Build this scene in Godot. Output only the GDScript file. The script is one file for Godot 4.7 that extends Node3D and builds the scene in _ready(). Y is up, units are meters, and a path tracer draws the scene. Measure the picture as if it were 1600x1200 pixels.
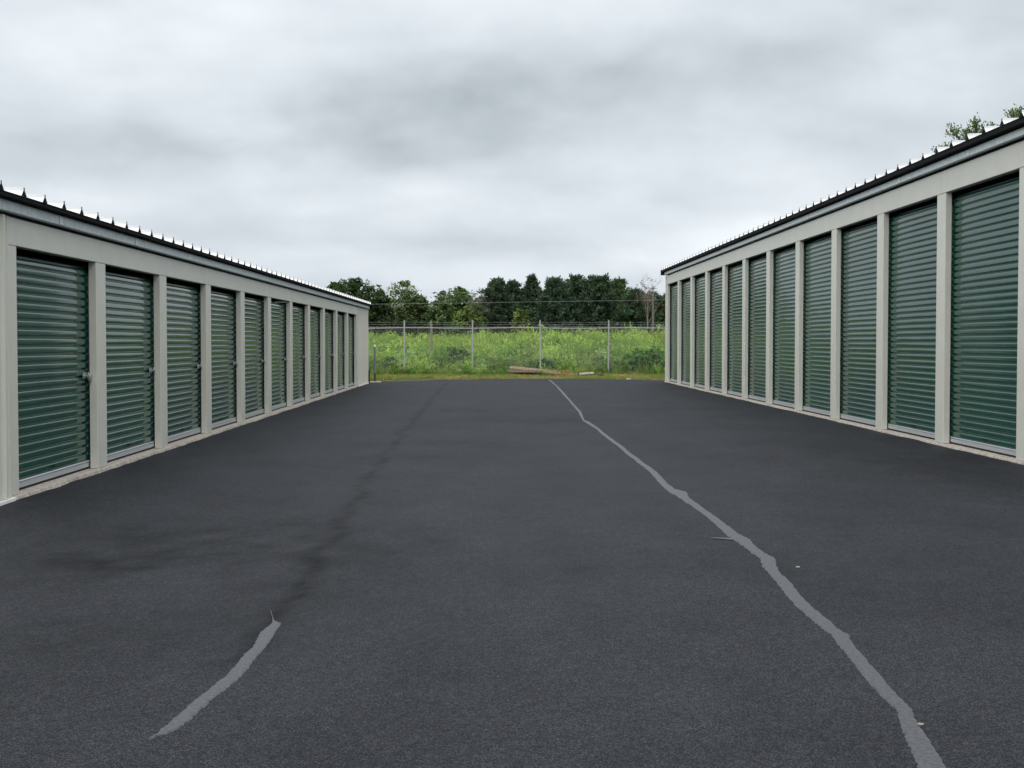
extends Node3D

const EYE := Vector3(0.0, 1.54, 0.0)
const FOCAL := 2050.0          # focal length in photo pixels (1600 x 1200)
const VPX := 769.5             # where the lane's long lines meet in the photo
const VPY := 534.6
const BAY := 3.048

var rng := RandomNumberGenerator.new()
var nz := FastNoiseLite.new()
var mat := {}

# ------------------------------------------------------------------ mesh collector
class Shape:
	var v := PackedVector3Array()
	var n := PackedVector3Array()
	var c := PackedColorArray()
	var u := PackedVector2Array()
	var ix := PackedInt32Array()
	var col := Color(1, 1, 1)

	func vert(p: Vector3, nn: Vector3, uv := Vector2.ZERO) -> int:
		v.append(p); n.append(nn); c.append(col); u.append(uv)
		return v.size() - 1

	func tri_i(a: int, b: int, d: int) -> void:      # a, b, d counter-clockwise from outside
		ix.append(a); ix.append(d); ix.append(b)

	func quad(a: Vector3, b: Vector3, d: Vector3, e: Vector3) -> void:   # counter-clockwise from outside
		var nn := (b - a).cross(d - a).normalized()
		var i := vert(a, nn, Vector2(0, 0)); vert(b, nn, Vector2(1, 0)); vert(d, nn, Vector2(1, 1)); vert(e, nn, Vector2(0, 1))
		tri_i(i, i + 1, i + 2); tri_i(i, i + 2, i + 3)

	func tri(a: Vector3, b: Vector3, d: Vector3) -> void:
		var nn := (b - a).cross(d - a).normalized()
		var i := vert(a, nn); vert(b, nn); vert(d, nn)
		tri_i(i, i + 1, i + 2)

	func box(lo: Vector3, hi: Vector3) -> void:
		var a := lo; var b := hi
		quad(Vector3(a.x, a.y, b.z), Vector3(b.x, a.y, b.z), Vector3(b.x, b.y, b.z), Vector3(a.x, b.y, b.z))
		quad(Vector3(b.x, a.y, a.z), Vector3(a.x, a.y, a.z), Vector3(a.x, b.y, a.z), Vector3(b.x, b.y, a.z))
		quad(Vector3(b.x, a.y, b.z), Vector3(b.x, a.y, a.z), Vector3(b.x, b.y, a.z), Vector3(b.x, b.y, b.z))
		quad(Vector3(a.x, a.y, a.z), Vector3(a.x, a.y, b.z), Vector3(a.x, b.y, b.z), Vector3(a.x, b.y, a.z))
		quad(Vector3(a.x, b.y, b.z), Vector3(b.x, b.y, b.z), Vector3(b.x, b.y, a.z), Vector3(a.x, b.y, a.z))
		quad(Vector3(a.x, a.y, a.z), Vector3(b.x, a.y, a.z), Vector3(b.x, a.y, b.z), Vector3(a.x, a.y, b.z))

	# a box whose twelve edges are chamfered by r
	func bevel_box(lo: Vector3, hi: Vector3, r: float) -> void:
		var m := (lo + hi) * 0.5
		var h := (hi - lo) * 0.5
		r = minf(r, minf(h.x, minf(h.y, h.z)) * 0.9)
		for axis in 3:
			for s in [-1.0, 1.0]:
				var nn := Vector3.ZERO; nn[axis] = s
				var a1 := (axis + 1) % 3; var a2 := (axis + 2) % 3
				var pts := []
				for q in [[-1, -1], [1, -1], [1, 1], [-1, 1]]:
					var p := m; p[axis] += s * h[axis]; p[a1] += q[0] * (h[a1] - r); p[a2] += q[1] * (h[a2] - r)
					pts.append(p)
				if s < 0: pts.reverse()
				quad(pts[0], pts[1], pts[2], pts[3])
		for axis in 3:      # edges along axis
			var a1 := (axis + 1) % 3; var a2 := (axis + 2) % 3
			for s1 in [-1.0, 1.0]:
				for s2 in [-1.0, 1.0]:
					var p1 := m; p1[a1] += s1 * h[a1]; p1[a2] += s2 * (h[a2] - r); p1[axis] -= h[axis] - r
					var p2 := m; p2[a1] += s1 * (h[a1] - r); p2[a2] += s2 * h[a2]; p2[axis] -= h[axis] - r
					var p3 := p2; p3[axis] += 2.0 * (h[axis] - r)
					var p4 := p1; p4[axis] += 2.0 * (h[axis] - r)
					if s1 * s2 > 0: quad(p1, p2, p3, p4)
					else: quad(p4, p3, p2, p1)
		for sx in [-1.0, 1.0]:
			for sy in [-1.0, 1.0]:
				for sz in [-1.0, 1.0]:
					var a := m + Vector3(sx * h.x, sy * (h.y - r), sz * (h.z - r))
					var b := m + Vector3(sx * (h.x - r), sy * h.y, sz * (h.z - r))
					var d := m + Vector3(sx * (h.x - r), sy * (h.y - r), sz * h.z)
					if sx * sy * sz > 0: tri(a, b, d)
					else: tri(d, b, a)

	# tube through points with a radius each; smooth round it, closed ends
	func tube(pts: Array, rad: Array, sides := 6) -> void:
		var start := v.size()
		var up := Vector3(0.31, 0.2, 0.93).normalized()
		for i in pts.size():
			var dir: Vector3
			if i == 0: dir = pts[1] - pts[0]
			elif i == pts.size() - 1: dir = pts[i] - pts[i - 1]
			else: dir = pts[i + 1] - pts[i - 1]
			dir = dir.normalized()
			var s := dir.cross(up)
			if s.length() < 0.05: s = dir.cross(Vector3.RIGHT)
			s = s.normalized()
			var t := s.cross(dir).normalized()
			for k in sides:
				var a := TAU * k / sides
				var nn := s * cos(a) + t * sin(a)
				vert(pts[i] + nn * float(rad[i]), nn, Vector2(float(k) / sides, i))
		for i in pts.size() - 1:
			for k in sides:
				var a := start + i * sides + k
				var b := start + i * sides + (k + 1) % sides
				tri_i(a, a + sides, b); tri_i(b, a + sides, b + sides)
		for e in 2:
			var i := 0 if e == 0 else pts.size() - 1
			var j := 1 if e == 0 else pts.size() - 2
			var nn: Vector3 = (pts[i] - pts[j]).normalized()
			var m := vert(pts[i] + nn * float(rad[i]) * 0.25, nn)
			for k in sides:
				var a := start + i * sides + k
				var b := start + i * sides + (k + 1) % sides
				if e == 0: tri_i(m, a, b)
				else: tri_i(m, b, a)

	# a leaf: a folded diamond from its stalk end p along d
	func leaf(p: Vector3, d: Vector3, side: Vector3, ln: float, wd: float, nn: Vector3) -> void:
		var tip := p + d * ln
		var mid := p + d * ln * 0.45
		var i := vert(p, nn); vert(mid + side * wd * 0.5 + nn * wd * 0.12, nn); vert(tip - nn * ln * 0.12, nn); vert(mid - side * wd * 0.5 + nn * wd * 0.12, nn)
		tri_i(i, i + 1, i + 2); tri_i(i, i + 2, i + 3)

	func mesh() -> ArrayMesh:
		var a := []
		a.resize(Mesh.ARRAY_MAX)
		a[Mesh.ARRAY_VERTEX] = v; a[Mesh.ARRAY_NORMAL] = n; a[Mesh.ARRAY_COLOR] = c
		a[Mesh.ARRAY_TEX_UV] = u; a[Mesh.ARRAY_INDEX] = ix
		var m := ArrayMesh.new()
		m.add_surface_from_arrays(Mesh.PRIMITIVE_TRIANGLES, a)
		return m

# ------------------------------------------------------------------ helpers
func add(m: Mesh, called: String, material: Material, parent: Node = self) -> MeshInstance3D:
	var o := MeshInstance3D.new()
	o.name = called
	o.mesh = m
	o.material_override = material
	parent.add_child(o, true)
	return o

func part(s: Shape, called: String, material: Material, parent: Node = self) -> MeshInstance3D:
	return add(s.mesh(), called, material, parent)

var taken := {}
func numbered(called: String) -> String:
	var k: int = taken.get(called, -1) + 1
	taken[called] = k
	return called if k == 0 else "%s_%03d" % [called, k]

func thing(called: String, label: String, category: String, at := Vector3.ZERO, turn := 0.0, group := "") -> Node3D:
	var o := Node3D.new()
	o.name = numbered(called)
	add_child(o)
	o.position = at
	o.rotation.y = turn
	tag(o, label, category, group)
	return o

func tag(o: Node, label: String, category: String, group := "", kind := "") -> void:
	if label: o.set_meta("label", label)
	if category: o.set_meta("category", category)
	if group: o.set_meta("group", group)
	if kind: o.set_meta("kind", kind)
	elif category: o.set_meta("kind", "thing")

func on_plane(px: float, py: float, height := -0.012) -> Vector3:     # photo pixel -> point on the lane
	var dist := FOCAL * (EYE.y - height) / (py - VPY)
	return Vector3((px - VPX) / FOCAL * dist, height, -dist)

func at_depth(px: float, dist: float) -> float:
	return (px - VPX) / FOCAL * dist

func lane_y(x: float) -> float:        # the lane climbs a little from the left building to the right one
	return -0.042 + clampf((x + 4.8) / 11.42, 0.0, 1.0) * 0.06

func ground_y(x: float, d: float) -> float:      # d = metres ahead of the camera
	if d < 50.0: return -0.16
	var y := lerpf(-0.16, -0.03, smoothstep(50.0, 54.0, d))
	y += 0.06 * smoothstep(54.0, 59.0, d)
	y += (1.22 + 0.12 * smoothstep(-4.0, 4.0, x)) * pow(clampf((d - 60.0) / 32.0, 0.0, 1.0), 0.85) * (1.0 + 0.12 * nz.get_noise_2d(x * 6.0, d * 2.0))
	y += 0.05 * nz.get_noise_2d(x * 12.0, d * 12.0) * smoothstep(55.0, 60.0, d)
	y -= 0.4 * smoothstep(96.0, 150.0, d)
	return y

func grain_texture(size: int, tile_seed: int, low: float, high: float) -> ImageTexture:
	# stone chips: random specks of one, two, four and eight pixels laid over each other
	var r := RandomNumberGenerator.new(); r.seed = tile_seed
	var sum := PackedFloat32Array(); sum.resize(size * size)
	for q in [[1, 0.34], [2, 0.40], [4, 0.19], [16, 0.07]]:
		var n: int = size / int(q[0])
		var raw := PackedByteArray(); raw.resize(n * n)
		for i in n * n: raw[i] = r.randi() & 255
		var img := Image.create_from_data(n, n, false, Image.FORMAT_L8, raw)
		if q[0] > 1: img.resize(size, size, Image.INTERPOLATE_CUBIC)
		var a := img.get_data()
		var w: float = q[1] / 255.0
		for i in size * size: sum[i] += w * a[i]
	var out := PackedByteArray(); out.resize(size * size)
	for i in size * size:
		var t := clampf((sum[i] - 0.5) * 2.3 + 0.5, 0.0, 1.0)
		out[i] = int(255.0 * (low + (high - low) * t * t))
	return ImageTexture.create_from_image(Image.create_from_data(size, size, false, Image.FORMAT_L8, out))

func blotch_texture(size: int, freq: float, noise_seed: int, a: Color, b: Color, octaves := 5) -> NoiseTexture2D:
	var f := FastNoiseLite.new()
	f.seed = noise_seed; f.frequency = freq; f.fractal_octaves = octaves
	var g := Gradient.new()
	g.set_color(0, a); g.set_color(1, b)
	var t := NoiseTexture2D.new()
	t.width = size; t.height = size; t.seamless = true; t.noise = f; t.color_ramp = g
	return t

func std(color: Color, rough: float, metal := 0.0) -> StandardMaterial3D:      # color in linear values
	var m := StandardMaterial3D.new()
	m.albedo_color = color.linear_to_srgb()
	m.roughness = rough
	m.metallic = metal
	return m

func tri_tex(m: StandardMaterial3D, t: Texture2D, scale: float) -> void:
	m.albedo_texture = t
	m.uv1_triplanar = true
	m.uv1_world_triplanar = true
	m.uv1_scale = Vector3.ONE * scale

# ------------------------------------------------------------------ camera, sky, sun
func make_sky() -> ImageTexture:
	var w := 2048; var h := 1024
	var f := FastNoiseLite.new(); f.seed = 11; f.frequency = 0.42; f.fractal_octaves = 5; f.fractal_gain = 0.5
	f.domain_warp_enabled = true; f.domain_warp_amplitude = 0.9; f.domain_warp_frequency = 0.35
	var f2 := FastNoiseLite.new(); f2.seed = 5; f2.frequency = 0.16; f2.fractal_octaves = 3
	var f3 := FastNoiseLite.new(); f3.seed = 23; f3.frequency = 7.0; f3.fractal_octaves = 6; f3.fractal_gain = 0.56
	# cloud masses seen in the photograph: pixel centre, spread, strength
	var mass := [
		[620, 150, 240, 66, -0.15], [900, 130, 190, 62, -0.13], [310, 225, 240, 42, -0.14], [1220, 95, 90, 42, -0.12],
		[1310, 205, 150, 36, -0.07], [560, 240, 200, 30, -0.07], [900, 300, 140, 22, -0.04],
		[150, 110, 170, 60, 0.07], [380, 20, 320, 45, 0.03], [1130, 245, 150, 55, 0.09], [1235, 365, 70, 34, 0.12],
		[1520, 110, 150, 45, 0.10], [1120, 30, 140, 50, 0.04], [420, 330, 240, 40, 0.05], [800, 330, 180, 40, 0.05], [1050, 400, 160, 30, 0.10]]
	var data := PackedFloat32Array(); data.resize(w * h * 3)
	for j in h:
		var el := PI * (0.5 - (j + 0.5) / h)
		var sy := sin(el); var cy := cos(el)
		for i in w:
			var az := wrapf(TAU * (i + 0.5) / w, -PI, PI)      # column 0 looks along -z
			var k := (j * w + i) * 3
			if sy < -0.03:
				data[k] = 0.06; data[k + 1] = 0.065; data[k + 2] = 0.06
				continue
			var dx := sin(az) * cy; var dz := -cos(az) * cy
			var q := 1.0 / (maxf(sy, 0.0) + 0.13)
			var l := 0.72 + 0.15 * f.get_noise_2d(dx * q * 1.5, dz * q * 1.5) + 0.13 * f2.get_noise_2d(dx * q * 2.0, dz * q * 2.0)
			l += 0.095 * f3.get_noise_3d(dx, sy * 2.6, dz)
			if absf(az) < 0.6 and el < 0.5:
				var px := VPX + tan(az) * FOCAL; var py := VPY - tan(el) / cos(az) * FOCAL
				px += 60.0 * f.get_noise_2d(px * 0.006 + 40.0, py * 0.014)
				py += 26.0 * f.get_noise_2d(px * 0.006, py * 0.014 + 80.0)
				for m in mass:
					var ax: float = (px - m[0]) / m[2]; var ay: float = (py - m[1]) / m[3]
					var e := ax * ax + ay * ay
					if e < 12.0: l += 0.92 * m[4] * exp(-0.5 * e) * (1.0 + 0.45 * f.get_noise_2d(px * 0.012, py * 0.028))
			l = clampf(l, 0.36, 0.93)
			var t := clampf((l - 0.4) / 0.5, 0.0, 1.0)
			data[k] = l * lerpf(0.885, 0.95, t); data[k + 1] = l * lerpf(1.0, 1.01, t); data[k + 2] = l * lerpf(1.10, 1.065, t)
	var img := Image.create_from_data(w, h, false, Image.FORMAT_RGBF, data.to_byte_array())
	return ImageTexture.create_from_image(img)

func make_world() -> void:
	var cam := Camera3D.new()
	cam.name = "camera"
	cam.position = EYE
	cam.fov = rad_to_deg(2.0 * atan(600.0 / FOCAL))
	cam.rotation_degrees = Vector3(-rad_to_deg(atan((600.0 - VPY) / FOCAL)), -rad_to_deg(atan((800.0 - VPX) / FOCAL)), 0.0)
	cam.near = 0.05
	cam.far = 3000.0
	add_child(cam)
	cam.make_current()
	var env := Environment.new()
	env.background_mode = Environment.BG_SKY
	var sm := PanoramaSkyMaterial.new()
	sm.panorama = make_sky()
	sm.energy_multiplier = 1.0
	env.sky = Sky.new()
	env.sky.sky_material = sm
	env.background_energy_multiplier = 0.44
	env.tonemap_mode = Environment.TONE_MAPPER_LINEAR
	env.tonemap_exposure = 2.4
	env.sdfgi_enabled = true
	env.ssao_enabled = true
	env.ssil_enabled = true
	var we := WorldEnvironment.new()
	we.name = "world_environment"
	we.environment = env
	add_child(we)
	var sun := DirectionalLight3D.new()
	sun.name = "sun"
	sun.light_energy = 0.5
	sun.light_color = Color(1.0, 0.985, 0.96)
	sun.light_angular_distance = 110.0
	sun.shadow_enabled = true
	sun.rotation_degrees = Vector3(-64.0, -22.0, 0.0)
	add_child(sun)

# ------------------------------------------------------------------ materials
func make_materials() -> void:
	var asphalt := std(Color(1, 1, 1), 0.68)
	asphalt.metallic_specular = 0.24
	asphalt.vertex_color_use_as_albedo = true
	tri_tex(asphalt, grain_texture(1024, 3, 0.36, 1.0), 0.55)
	var bump := FastNoiseLite.new(); bump.seed = 8; bump.frequency = 0.16; bump.noise_type = FastNoiseLite.TYPE_CELLULAR
	var bt := NoiseTexture2D.new(); bt.width = 1024; bt.height = 1024; bt.seamless = true; bt.noise = bump; bt.as_normal_map = true; bt.bump_strength = 2.2
	asphalt.normal_enabled = true; asphalt.normal_texture = bt; asphalt.normal_scale = 0.55
	mat.asphalt = asphalt
	var seal := std(Color(0.080, 0.084, 0.096), 0.5)
	tri_tex(seal, blotch_texture(512, 0.05, 41, Color(0.62, 0.62, 0.64), Color(1, 1, 1)), 1.4)
	mat.seal = seal
	var cream := std(Color(0.605, 0.607, 0.545), 0.40)
	tri_tex(cream, blotch_texture(512, 0.012, 4, Color(0.965, 0.965, 0.96), Color(1, 1, 1)), 0.35)
	mat.cream = cream
	var trim := std(Color(0.66, 0.73, 0.73), 0.36)
	tri_tex(trim, blotch_texture(512, 0.02, 5, Color(0.82, 0.85, 0.85), Color(1, 1, 1)), 0.6)
	mat.trim = trim
	mat.joint = std(Color(0.66, 0.68, 0.68), 0.3)
	mat.dark_metal = std(Color(0.014, 0.0145, 0.016), 0.85)
	mat.dark_metal.metallic_specular = 0.2
	var roof := std(Color(0.60, 0.61, 0.62), 0.35, 0.1)
	mat.roof = roof
	mat.greens = []
	var door_grain := blotch_texture(512, 0.015, 6, Color(0.84, 0.86, 0.86), Color(1, 1, 1))
	for tone in [Color(0.0085, 0.072, 0.048), Color(0.010, 0.079, 0.051), Color(0.008, 0.066, 0.045)]:
		var green := std(tone, 0.09)
		tri_tex(green, door_grain, 0.4)
		green.metallic_specular = 0.52
		mat.greens.append(green)
	mat.aluminium = std(Color(0.52, 0.55, 0.58), 0.36, 0.4)
	mat.steel = std(Color(0.42, 0.43, 0.44), 0.42, 0.6)
	mat.chrome = std(Color(0.85, 0.86, 0.87), 0.22, 0.7)
	mat.rubber = std(Color(0.012, 0.012, 0.013), 0.8)
	var conc := std(Color(0.60, 0.56, 0.505), 0.9)
	tri_tex(conc, blotch_texture(512, 0.03, 7, Color(0.62, 0.60, 0.58), Color(1, 1, 1)), 0.8)
	mat.concrete = conc
	mat.white = std(Color(0.78, 0.78, 0.76), 0.5)
	var soil := std(Color(1, 1, 1), 0.95)
	soil.vertex_color_use_as_albedo = true
	tri_tex(soil, blotch_texture(512, 0.03, 9, Color(0.55, 0.55, 0.55), Color(1, 1, 1)), 0.5)
	mat.soil = soil
	var leaf := std(Color(1, 1, 1), 0.62)
	leaf.vertex_color_use_as_albedo = true
	leaf.metallic_specular = 0.22
	leaf.backlight_enabled = true
	leaf.backlight = Color(0.55, 0.6, 0.3)
	leaf.cull_mode = BaseMaterial3D.CULL_DISABLED
	mat.leaf = leaf
	var bark := std(Color(0.10, 0.085, 0.07), 0.9)
	tri_tex(bark, blotch_texture(256, 0.05, 10, Color(0.55, 0.55, 0.55), Color(1, 1, 1)), 1.5)
	mat.bark = bark
	var pale := std(Color(0.19, 0.17, 0.16), 0.9)
	mat.pale_bark = pale
	var wood := std(Color(1, 1, 1), 0.85)
	wood.vertex_color_use_as_albedo = true
	tri_tex(wood, blotch_texture(512, 0.03, 12, Color(0.5, 0.48, 0.45), Color(1, 1, 1)), 1.2)
	mat.wood = wood
	mat.galv = std(Color(0.33, 0.34, 0.34), 0.5, 0.2)
	mat.sleeve = std(Color(0.055, 0.05, 0.05), 0.7)
	mat.green_pipe = std(Color(0.15, 0.19, 0.18), 0.5, 0.2)
	mat.line = std(Color(0.24, 0.25, 0.25), 0.6)
	mat.wire = std(Color(0.45, 0.46, 0.47), 0.5, 0.3)

# ------------------------------------------------------------------ ground and lane
func make_ground() -> void:
	var xs := []; var ds := []
	for x in [-600, -350, -200, -120, -80, -60]: xs.append(float(x))
	var x := -45.0
	while x < 46.0:
		xs.append(x); x += 0.75
	for q in [60, 80, 120, 200, 350, 600]: xs.append(float(q))
	for q in [-250, -120, -60, -30, -10, 10, 30, 45, 50]: ds.append(float(q))
	var d := 51.0
	while d < 99.0:
		ds.append(d); d += 0.6
	for q in [102, 110, 120, 130, 140, 150, 165, 180, 200, 240, 300, 400, 600, 1000]: ds.append(float(q))
	var s := Shape.new()
	for dd in ds:
		for xx in xs:
			var t := 0.5 + 0.5 * nz.get_noise_2d(xx * 9.0, dd * 9.0)
			var green := Color(0.055, 0.075, 0.022)
			var dry := Color(0.15, 0.135, 0.06)
			var k := clampf(t * 1.2 - 0.1, 0.0, 1.0) * (1.0 - smoothstep(57.5, 60.0, dd))
			s.col = green.lerp(dry, k)
			s.vert(Vector3(xx, ground_y(xx, dd), -dd), Vector3.UP)
	var nx := xs.size()
	for j in ds.size() - 1:
		for i in nx - 1:
			var a := j * nx + i
			s.tri_i(a, a + 1, a + nx + 1); s.tri_i(a, a + nx + 1, a + nx)
	var o := part(s, "ground", mat.soil)
	tag(o, "grassy soil bank and field beyond the asphalt", "", "", "structure")

func far_edge(x: float) -> float:
	var e := 55.2
	e -= 2.4 * smoothstep(-2.5, -5.0, x)
	e -= 2.8 * smoothstep(3.0, 7.5, x)
	return e + 0.6 * nz.get_noise_1d(x * 14.0) + 0.3 * nz.get_noise_1d(x * 70.0 + 9.0)

func make_lane() -> void:
	var xs := [-22.0, -16.0, -10.0, -7.0, -5.4]
	var x := -4.95
	while x < 6.85:
		xs.append(x); x += 0.065
	for q in [7.4, 9.0, 12.0, 16.0, 22.0]: xs.append(q)
	var ds := []
	var d := -16.0
	while d < 4.0:
		ds.append(d); d += 1.0
	while d < 16.0:
		ds.append(d); d += 0.1
	while d < 55.0:
		ds.append(d); d += 0.22
	ds.append(55.0)
	# the rough dark paving joint on the left, in photo pixels
	var joint := []
	for p in [[380, 1010], [432, 950], [480, 890], [520, 835], [560, 775], [600, 712], [640, 664], [668, 630], [697, 598]]:
		joint.append(on_plane(p[0], p[1]))
	var stain := []      # darker damp-looking patches: centre pixel, half size in metres, strength
	for p in [[240, 860, 1.3, 0.55, 0.24], [160, 880, 0.5, 0.25, 0.25], [400, 850, 0.8, 0.5, 0.16], [890, 657, 0.9, 0.35, 0.34], [860, 648, 1.0, 0.6, 0.18], [660, 712, 0.55, 0.3, 0.22], [1290, 880, 1.2, 0.9, 0.12], [740, 640, 1.1, 0.8, 0.12], [730, 698, 1.0, 0.5, 0.14], [1350, 720, 1.6, 2.0, 0.14], [470, 905, 0.4, 0.7, 0.22], [420, 780, 0.9, 0.5, 0.14], [770, 655, 1.4, 0.5, 0.2], [700, 690, 0.8, 0.25, 0.2], [1000, 640, 0.8, 0.3, 0.16], [300, 820, 1.2, 0.35, 0.2], [1090, 640, 0.9, 0.4, 0.14], [640, 850, 0.4, 0.5, 0.16], [900, 900, 0.5, 0.4, 0.1], [1180, 770, 0.9, 0.5, 0.12], [90, 960, 0.8, 0.6, 0.16], [600, 1040, 0.35, 0.3, 0.12]]:
		var c := on_plane(p[0], p[1])
		stain.append([c.x, -c.z, p[2], p[3], p[4]])
	var s := Shape.new()
	var r := RandomNumberGenerator.new(); r.seed = 77
	var nx := xs.size()
	for dd in ds:
		for xx in xs:
			var z: float = dd
			if dd > 40.0: z = 40.0 + (dd - 40.0) / 15.0 * (far_edge(xx) - 40.0)
			var y := lane_y(xx) + 0.010 * nz.get_noise_2d(xx * 22.0, z * 22.0)
			var k := 1.0 + 0.24 * nz.get_noise_2d(xx * 30.0, z * 18.0) + 0.13 * nz.get_noise_2d(xx * 110.0 + 50.0, z * 110.0) + r.randf_range(-0.05, 0.05)
			if xx > -6.0 and xx < 8.0:
				for q in joint.size() - 1:
					var a: Vector3 = joint[q]; var b: Vector3 = joint[q + 1]
					if -z <= a.z + 0.3 and -z >= b.z - 0.3:
						var t := clampf((-z - a.z) / (b.z - a.z), 0.0, 1.0)
						var off := absf(xx - lerpf(a.x, b.x, t) - 0.12 * nz.get_noise_1d(z * 40.0))
						var wide := 0.035 + 0.06 * (0.5 + 0.5 * nz.get_noise_1d(z * 55.0 + 30.0))
						if off < wide * 2.0: k -= (0.46 + r.randf_range(-0.26, 0.26)) * exp(-pow(off / wide, 2.0))
						break
				for q in stain:
					var e: float = pow((xx - q[0]) / q[2], 2.0) + pow((z - q[1]) / q[3] * 0.5, 2.0)
					if e < 4.0: k -= 1.7 * q[4] * exp(-e) * (0.7 + 0.8 * nz.get_noise_2d(xx * 90.0, z * 60.0)) * r.randf_range(0.45, 1.25)
			s.col = Color(0.064 * k, 0.070 * k, 0.085 * k)
			s.vert(Vector3(xx, y, -z), Vector3.UP)
	for j in ds.size() - 1:
		for i in nx - 1:
			var a := j * nx + i
			s.tri_i(a, a + 1, a + nx + 1); s.tri_i(a, a + nx + 1, a + nx)
	# the paving's own broken edge at the far end
	for i in nx - 1:
		var a: Vector3 = s.v[(ds.size() - 1) * nx + i]
		var b: Vector3 = s.v[(ds.size() - 1) * nx + i + 1]
		s.col = Color(0.06, 0.062, 0.068)
		s.quad(b, a, a + Vector3(0, -0.12, -0.06), b + Vector3(0, -0.12, -0.06))
	var o := part(s, "asphalt_pavement", mat.asphalt)
	tag(o, "dark grey asphalt lane between the two storage buildings", "", "", "structure")
	# crack sealant: left and right edges in photo pixels at a row
	var long_edges := [[594, 857, 860], [604, 869, 872], [617, 880, 884], [632, 893, 897], [643, 903, 908], [657, 910, 914], [660, 914, 922], [671, 931, 937], [684, 946, 953], [697, 964, 972], [711, 980, 989], [723, 995, 1005], [732, 1007, 1018], [742, 1018, 1030], [755, 1029, 1043], [767, 1040, 1056], [772, 1046, 1075], [779, 1060, 1078], [790, 1077, 1093], [800, 1092, 1106], [812, 1108, 1124], [824, 1122, 1140], [838, 1136, 1160], [846, 1146, 1176], [858, 1166, 1186], [868, 1178, 1200], [875, 1190, 1216], [888, 1193, 1218], [900, 1204, 1224], [915, 1216, 1240], [935, 1231, 1256], [955, 1250, 1276], [975, 1274, 1302], [990, 1290, 1316], [1000, 1304, 1333], [1018, 1316, 1342], [1040, 1336, 1364], [1062, 1354, 1384], [1085, 1374, 1402], [1105, 1392, 1421], [1118, 1408, 1434], [1135, 1412, 1441], [1155, 1419, 1456], [1175, 1427, 1468], [1200, 1438, 1484], [1230, 1450, 1498], [1290, 1476, 1528], [1400, 1530, 1590]]
	var short_edges := [[952, 421.4, 422], [962, 424.2, 425.4], [968, 424, 427], [972, 423, 438], [985, 405, 430], [996, 398, 423], [1010, 393, 414], [1018, 381, 407], [1026, 374, 398], [1040, 362, 388], [1054, 350, 377], [1066, 335, 364], [1078, 320, 350], [1090, 305, 331], [1100, 292, 322], [1112, 280, 308], [1122, 268, 298], [1132, 257, 286], [1140, 247, 274], [1147, 243, 260], [1150, 236, 243], [1158, 228, 229]]
	seal_strip(long_edges, o, 1)
	seal_strip(short_edges, o, 2)
	var sp := Shape.new()      # thin tail that leaves the long strip sideways
	for pair in [[1168, 1140, 2.0, 1.3], [1140, 1112, 1.3, 0.3]]:
		var yy: float = 847.0 - (1168.0 - pair[0]) * 0.06
		var y2: float = 847.0 - (1168.0 - pair[1]) * 0.06
		var pts := [on_plane(pair[0], yy + pair[2]), on_plane(pair[0], yy - pair[2]), on_plane(pair[1], y2 - pair[3]), on_plane(pair[1], y2 + pair[3])]
		for i in 4: pts[i].y = lane_y(pts[i].x) + 0.006 + 0.010 * nz.get_noise_2d(pts[i].x * 22.0, -pts[i].z * 22.0)
		sp.quad(pts[3], pts[0], pts[1], pts[2])
	part(sp, "crack_sealant", mat.seal, o)

func seal_strip(rows: Array, parent: Node, strip_seed: int) -> void:
	var r := RandomNumberGenerator.new(); r.seed = strip_seed
	var s := Shape.new()
	var pts := []
	for i in rows.size() - 1:
		var n := 7 if rows[i][0] > 650 else 3
		for k in n:
			var t := float(k) / n
			var jit: float = 0.055 * (rows[i][2] - rows[i][1]) + 0.18
			var y := lerpf(rows[i][0], rows[i + 1][0], t)
			pts.append([on_plane(lerpf(rows[i][1], rows[i + 1][1], t) + r.randf_range(-jit, jit), y), on_plane(lerpf(rows[i][2], rows[i + 1][2], t) + r.randf_range(-jit, jit), y)])
	var last: Array = rows[-1]
	pts.append([on_plane(last[1], last[0]), on_plane(last[2], last[0])])
	var ring := []
	for p in pts:
		var a: Vector3 = p[0]; var b: Vector3 = p[1]
		var w := b - a
		var row := []
		for q in [[0.0, -0.004], [0.12, 0.007], [0.5, 0.0085], [0.88, 0.007], [1.0, -0.004]]:
			var pt: Vector3 = a + w * q[0]
			pt.y = lane_y(pt.x) + q[1] + 0.010 * nz.get_noise_2d(pt.x * 22.0, -pt.z * 22.0)
			row.append(s.vert(pt, Vector3(-0.25 if q[0] < 0.1 else (0.25 if q[0] > 0.9 else 0.0), 1, 0).normalized()))
		ring.append(row)
	for i in ring.size() - 1:
		for k in 4:      # rows run towards the camera
			var a: int = ring[i][k]; var b: int = ring[i][k + 1]; var c: int = ring[i + 1][k + 1]; var e: int = ring[i + 1][k]
			s.tri_i(a, e, c); s.tri_i(a, c, b)
	part(s, "crack_sealant", mat.seal, parent)

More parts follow.
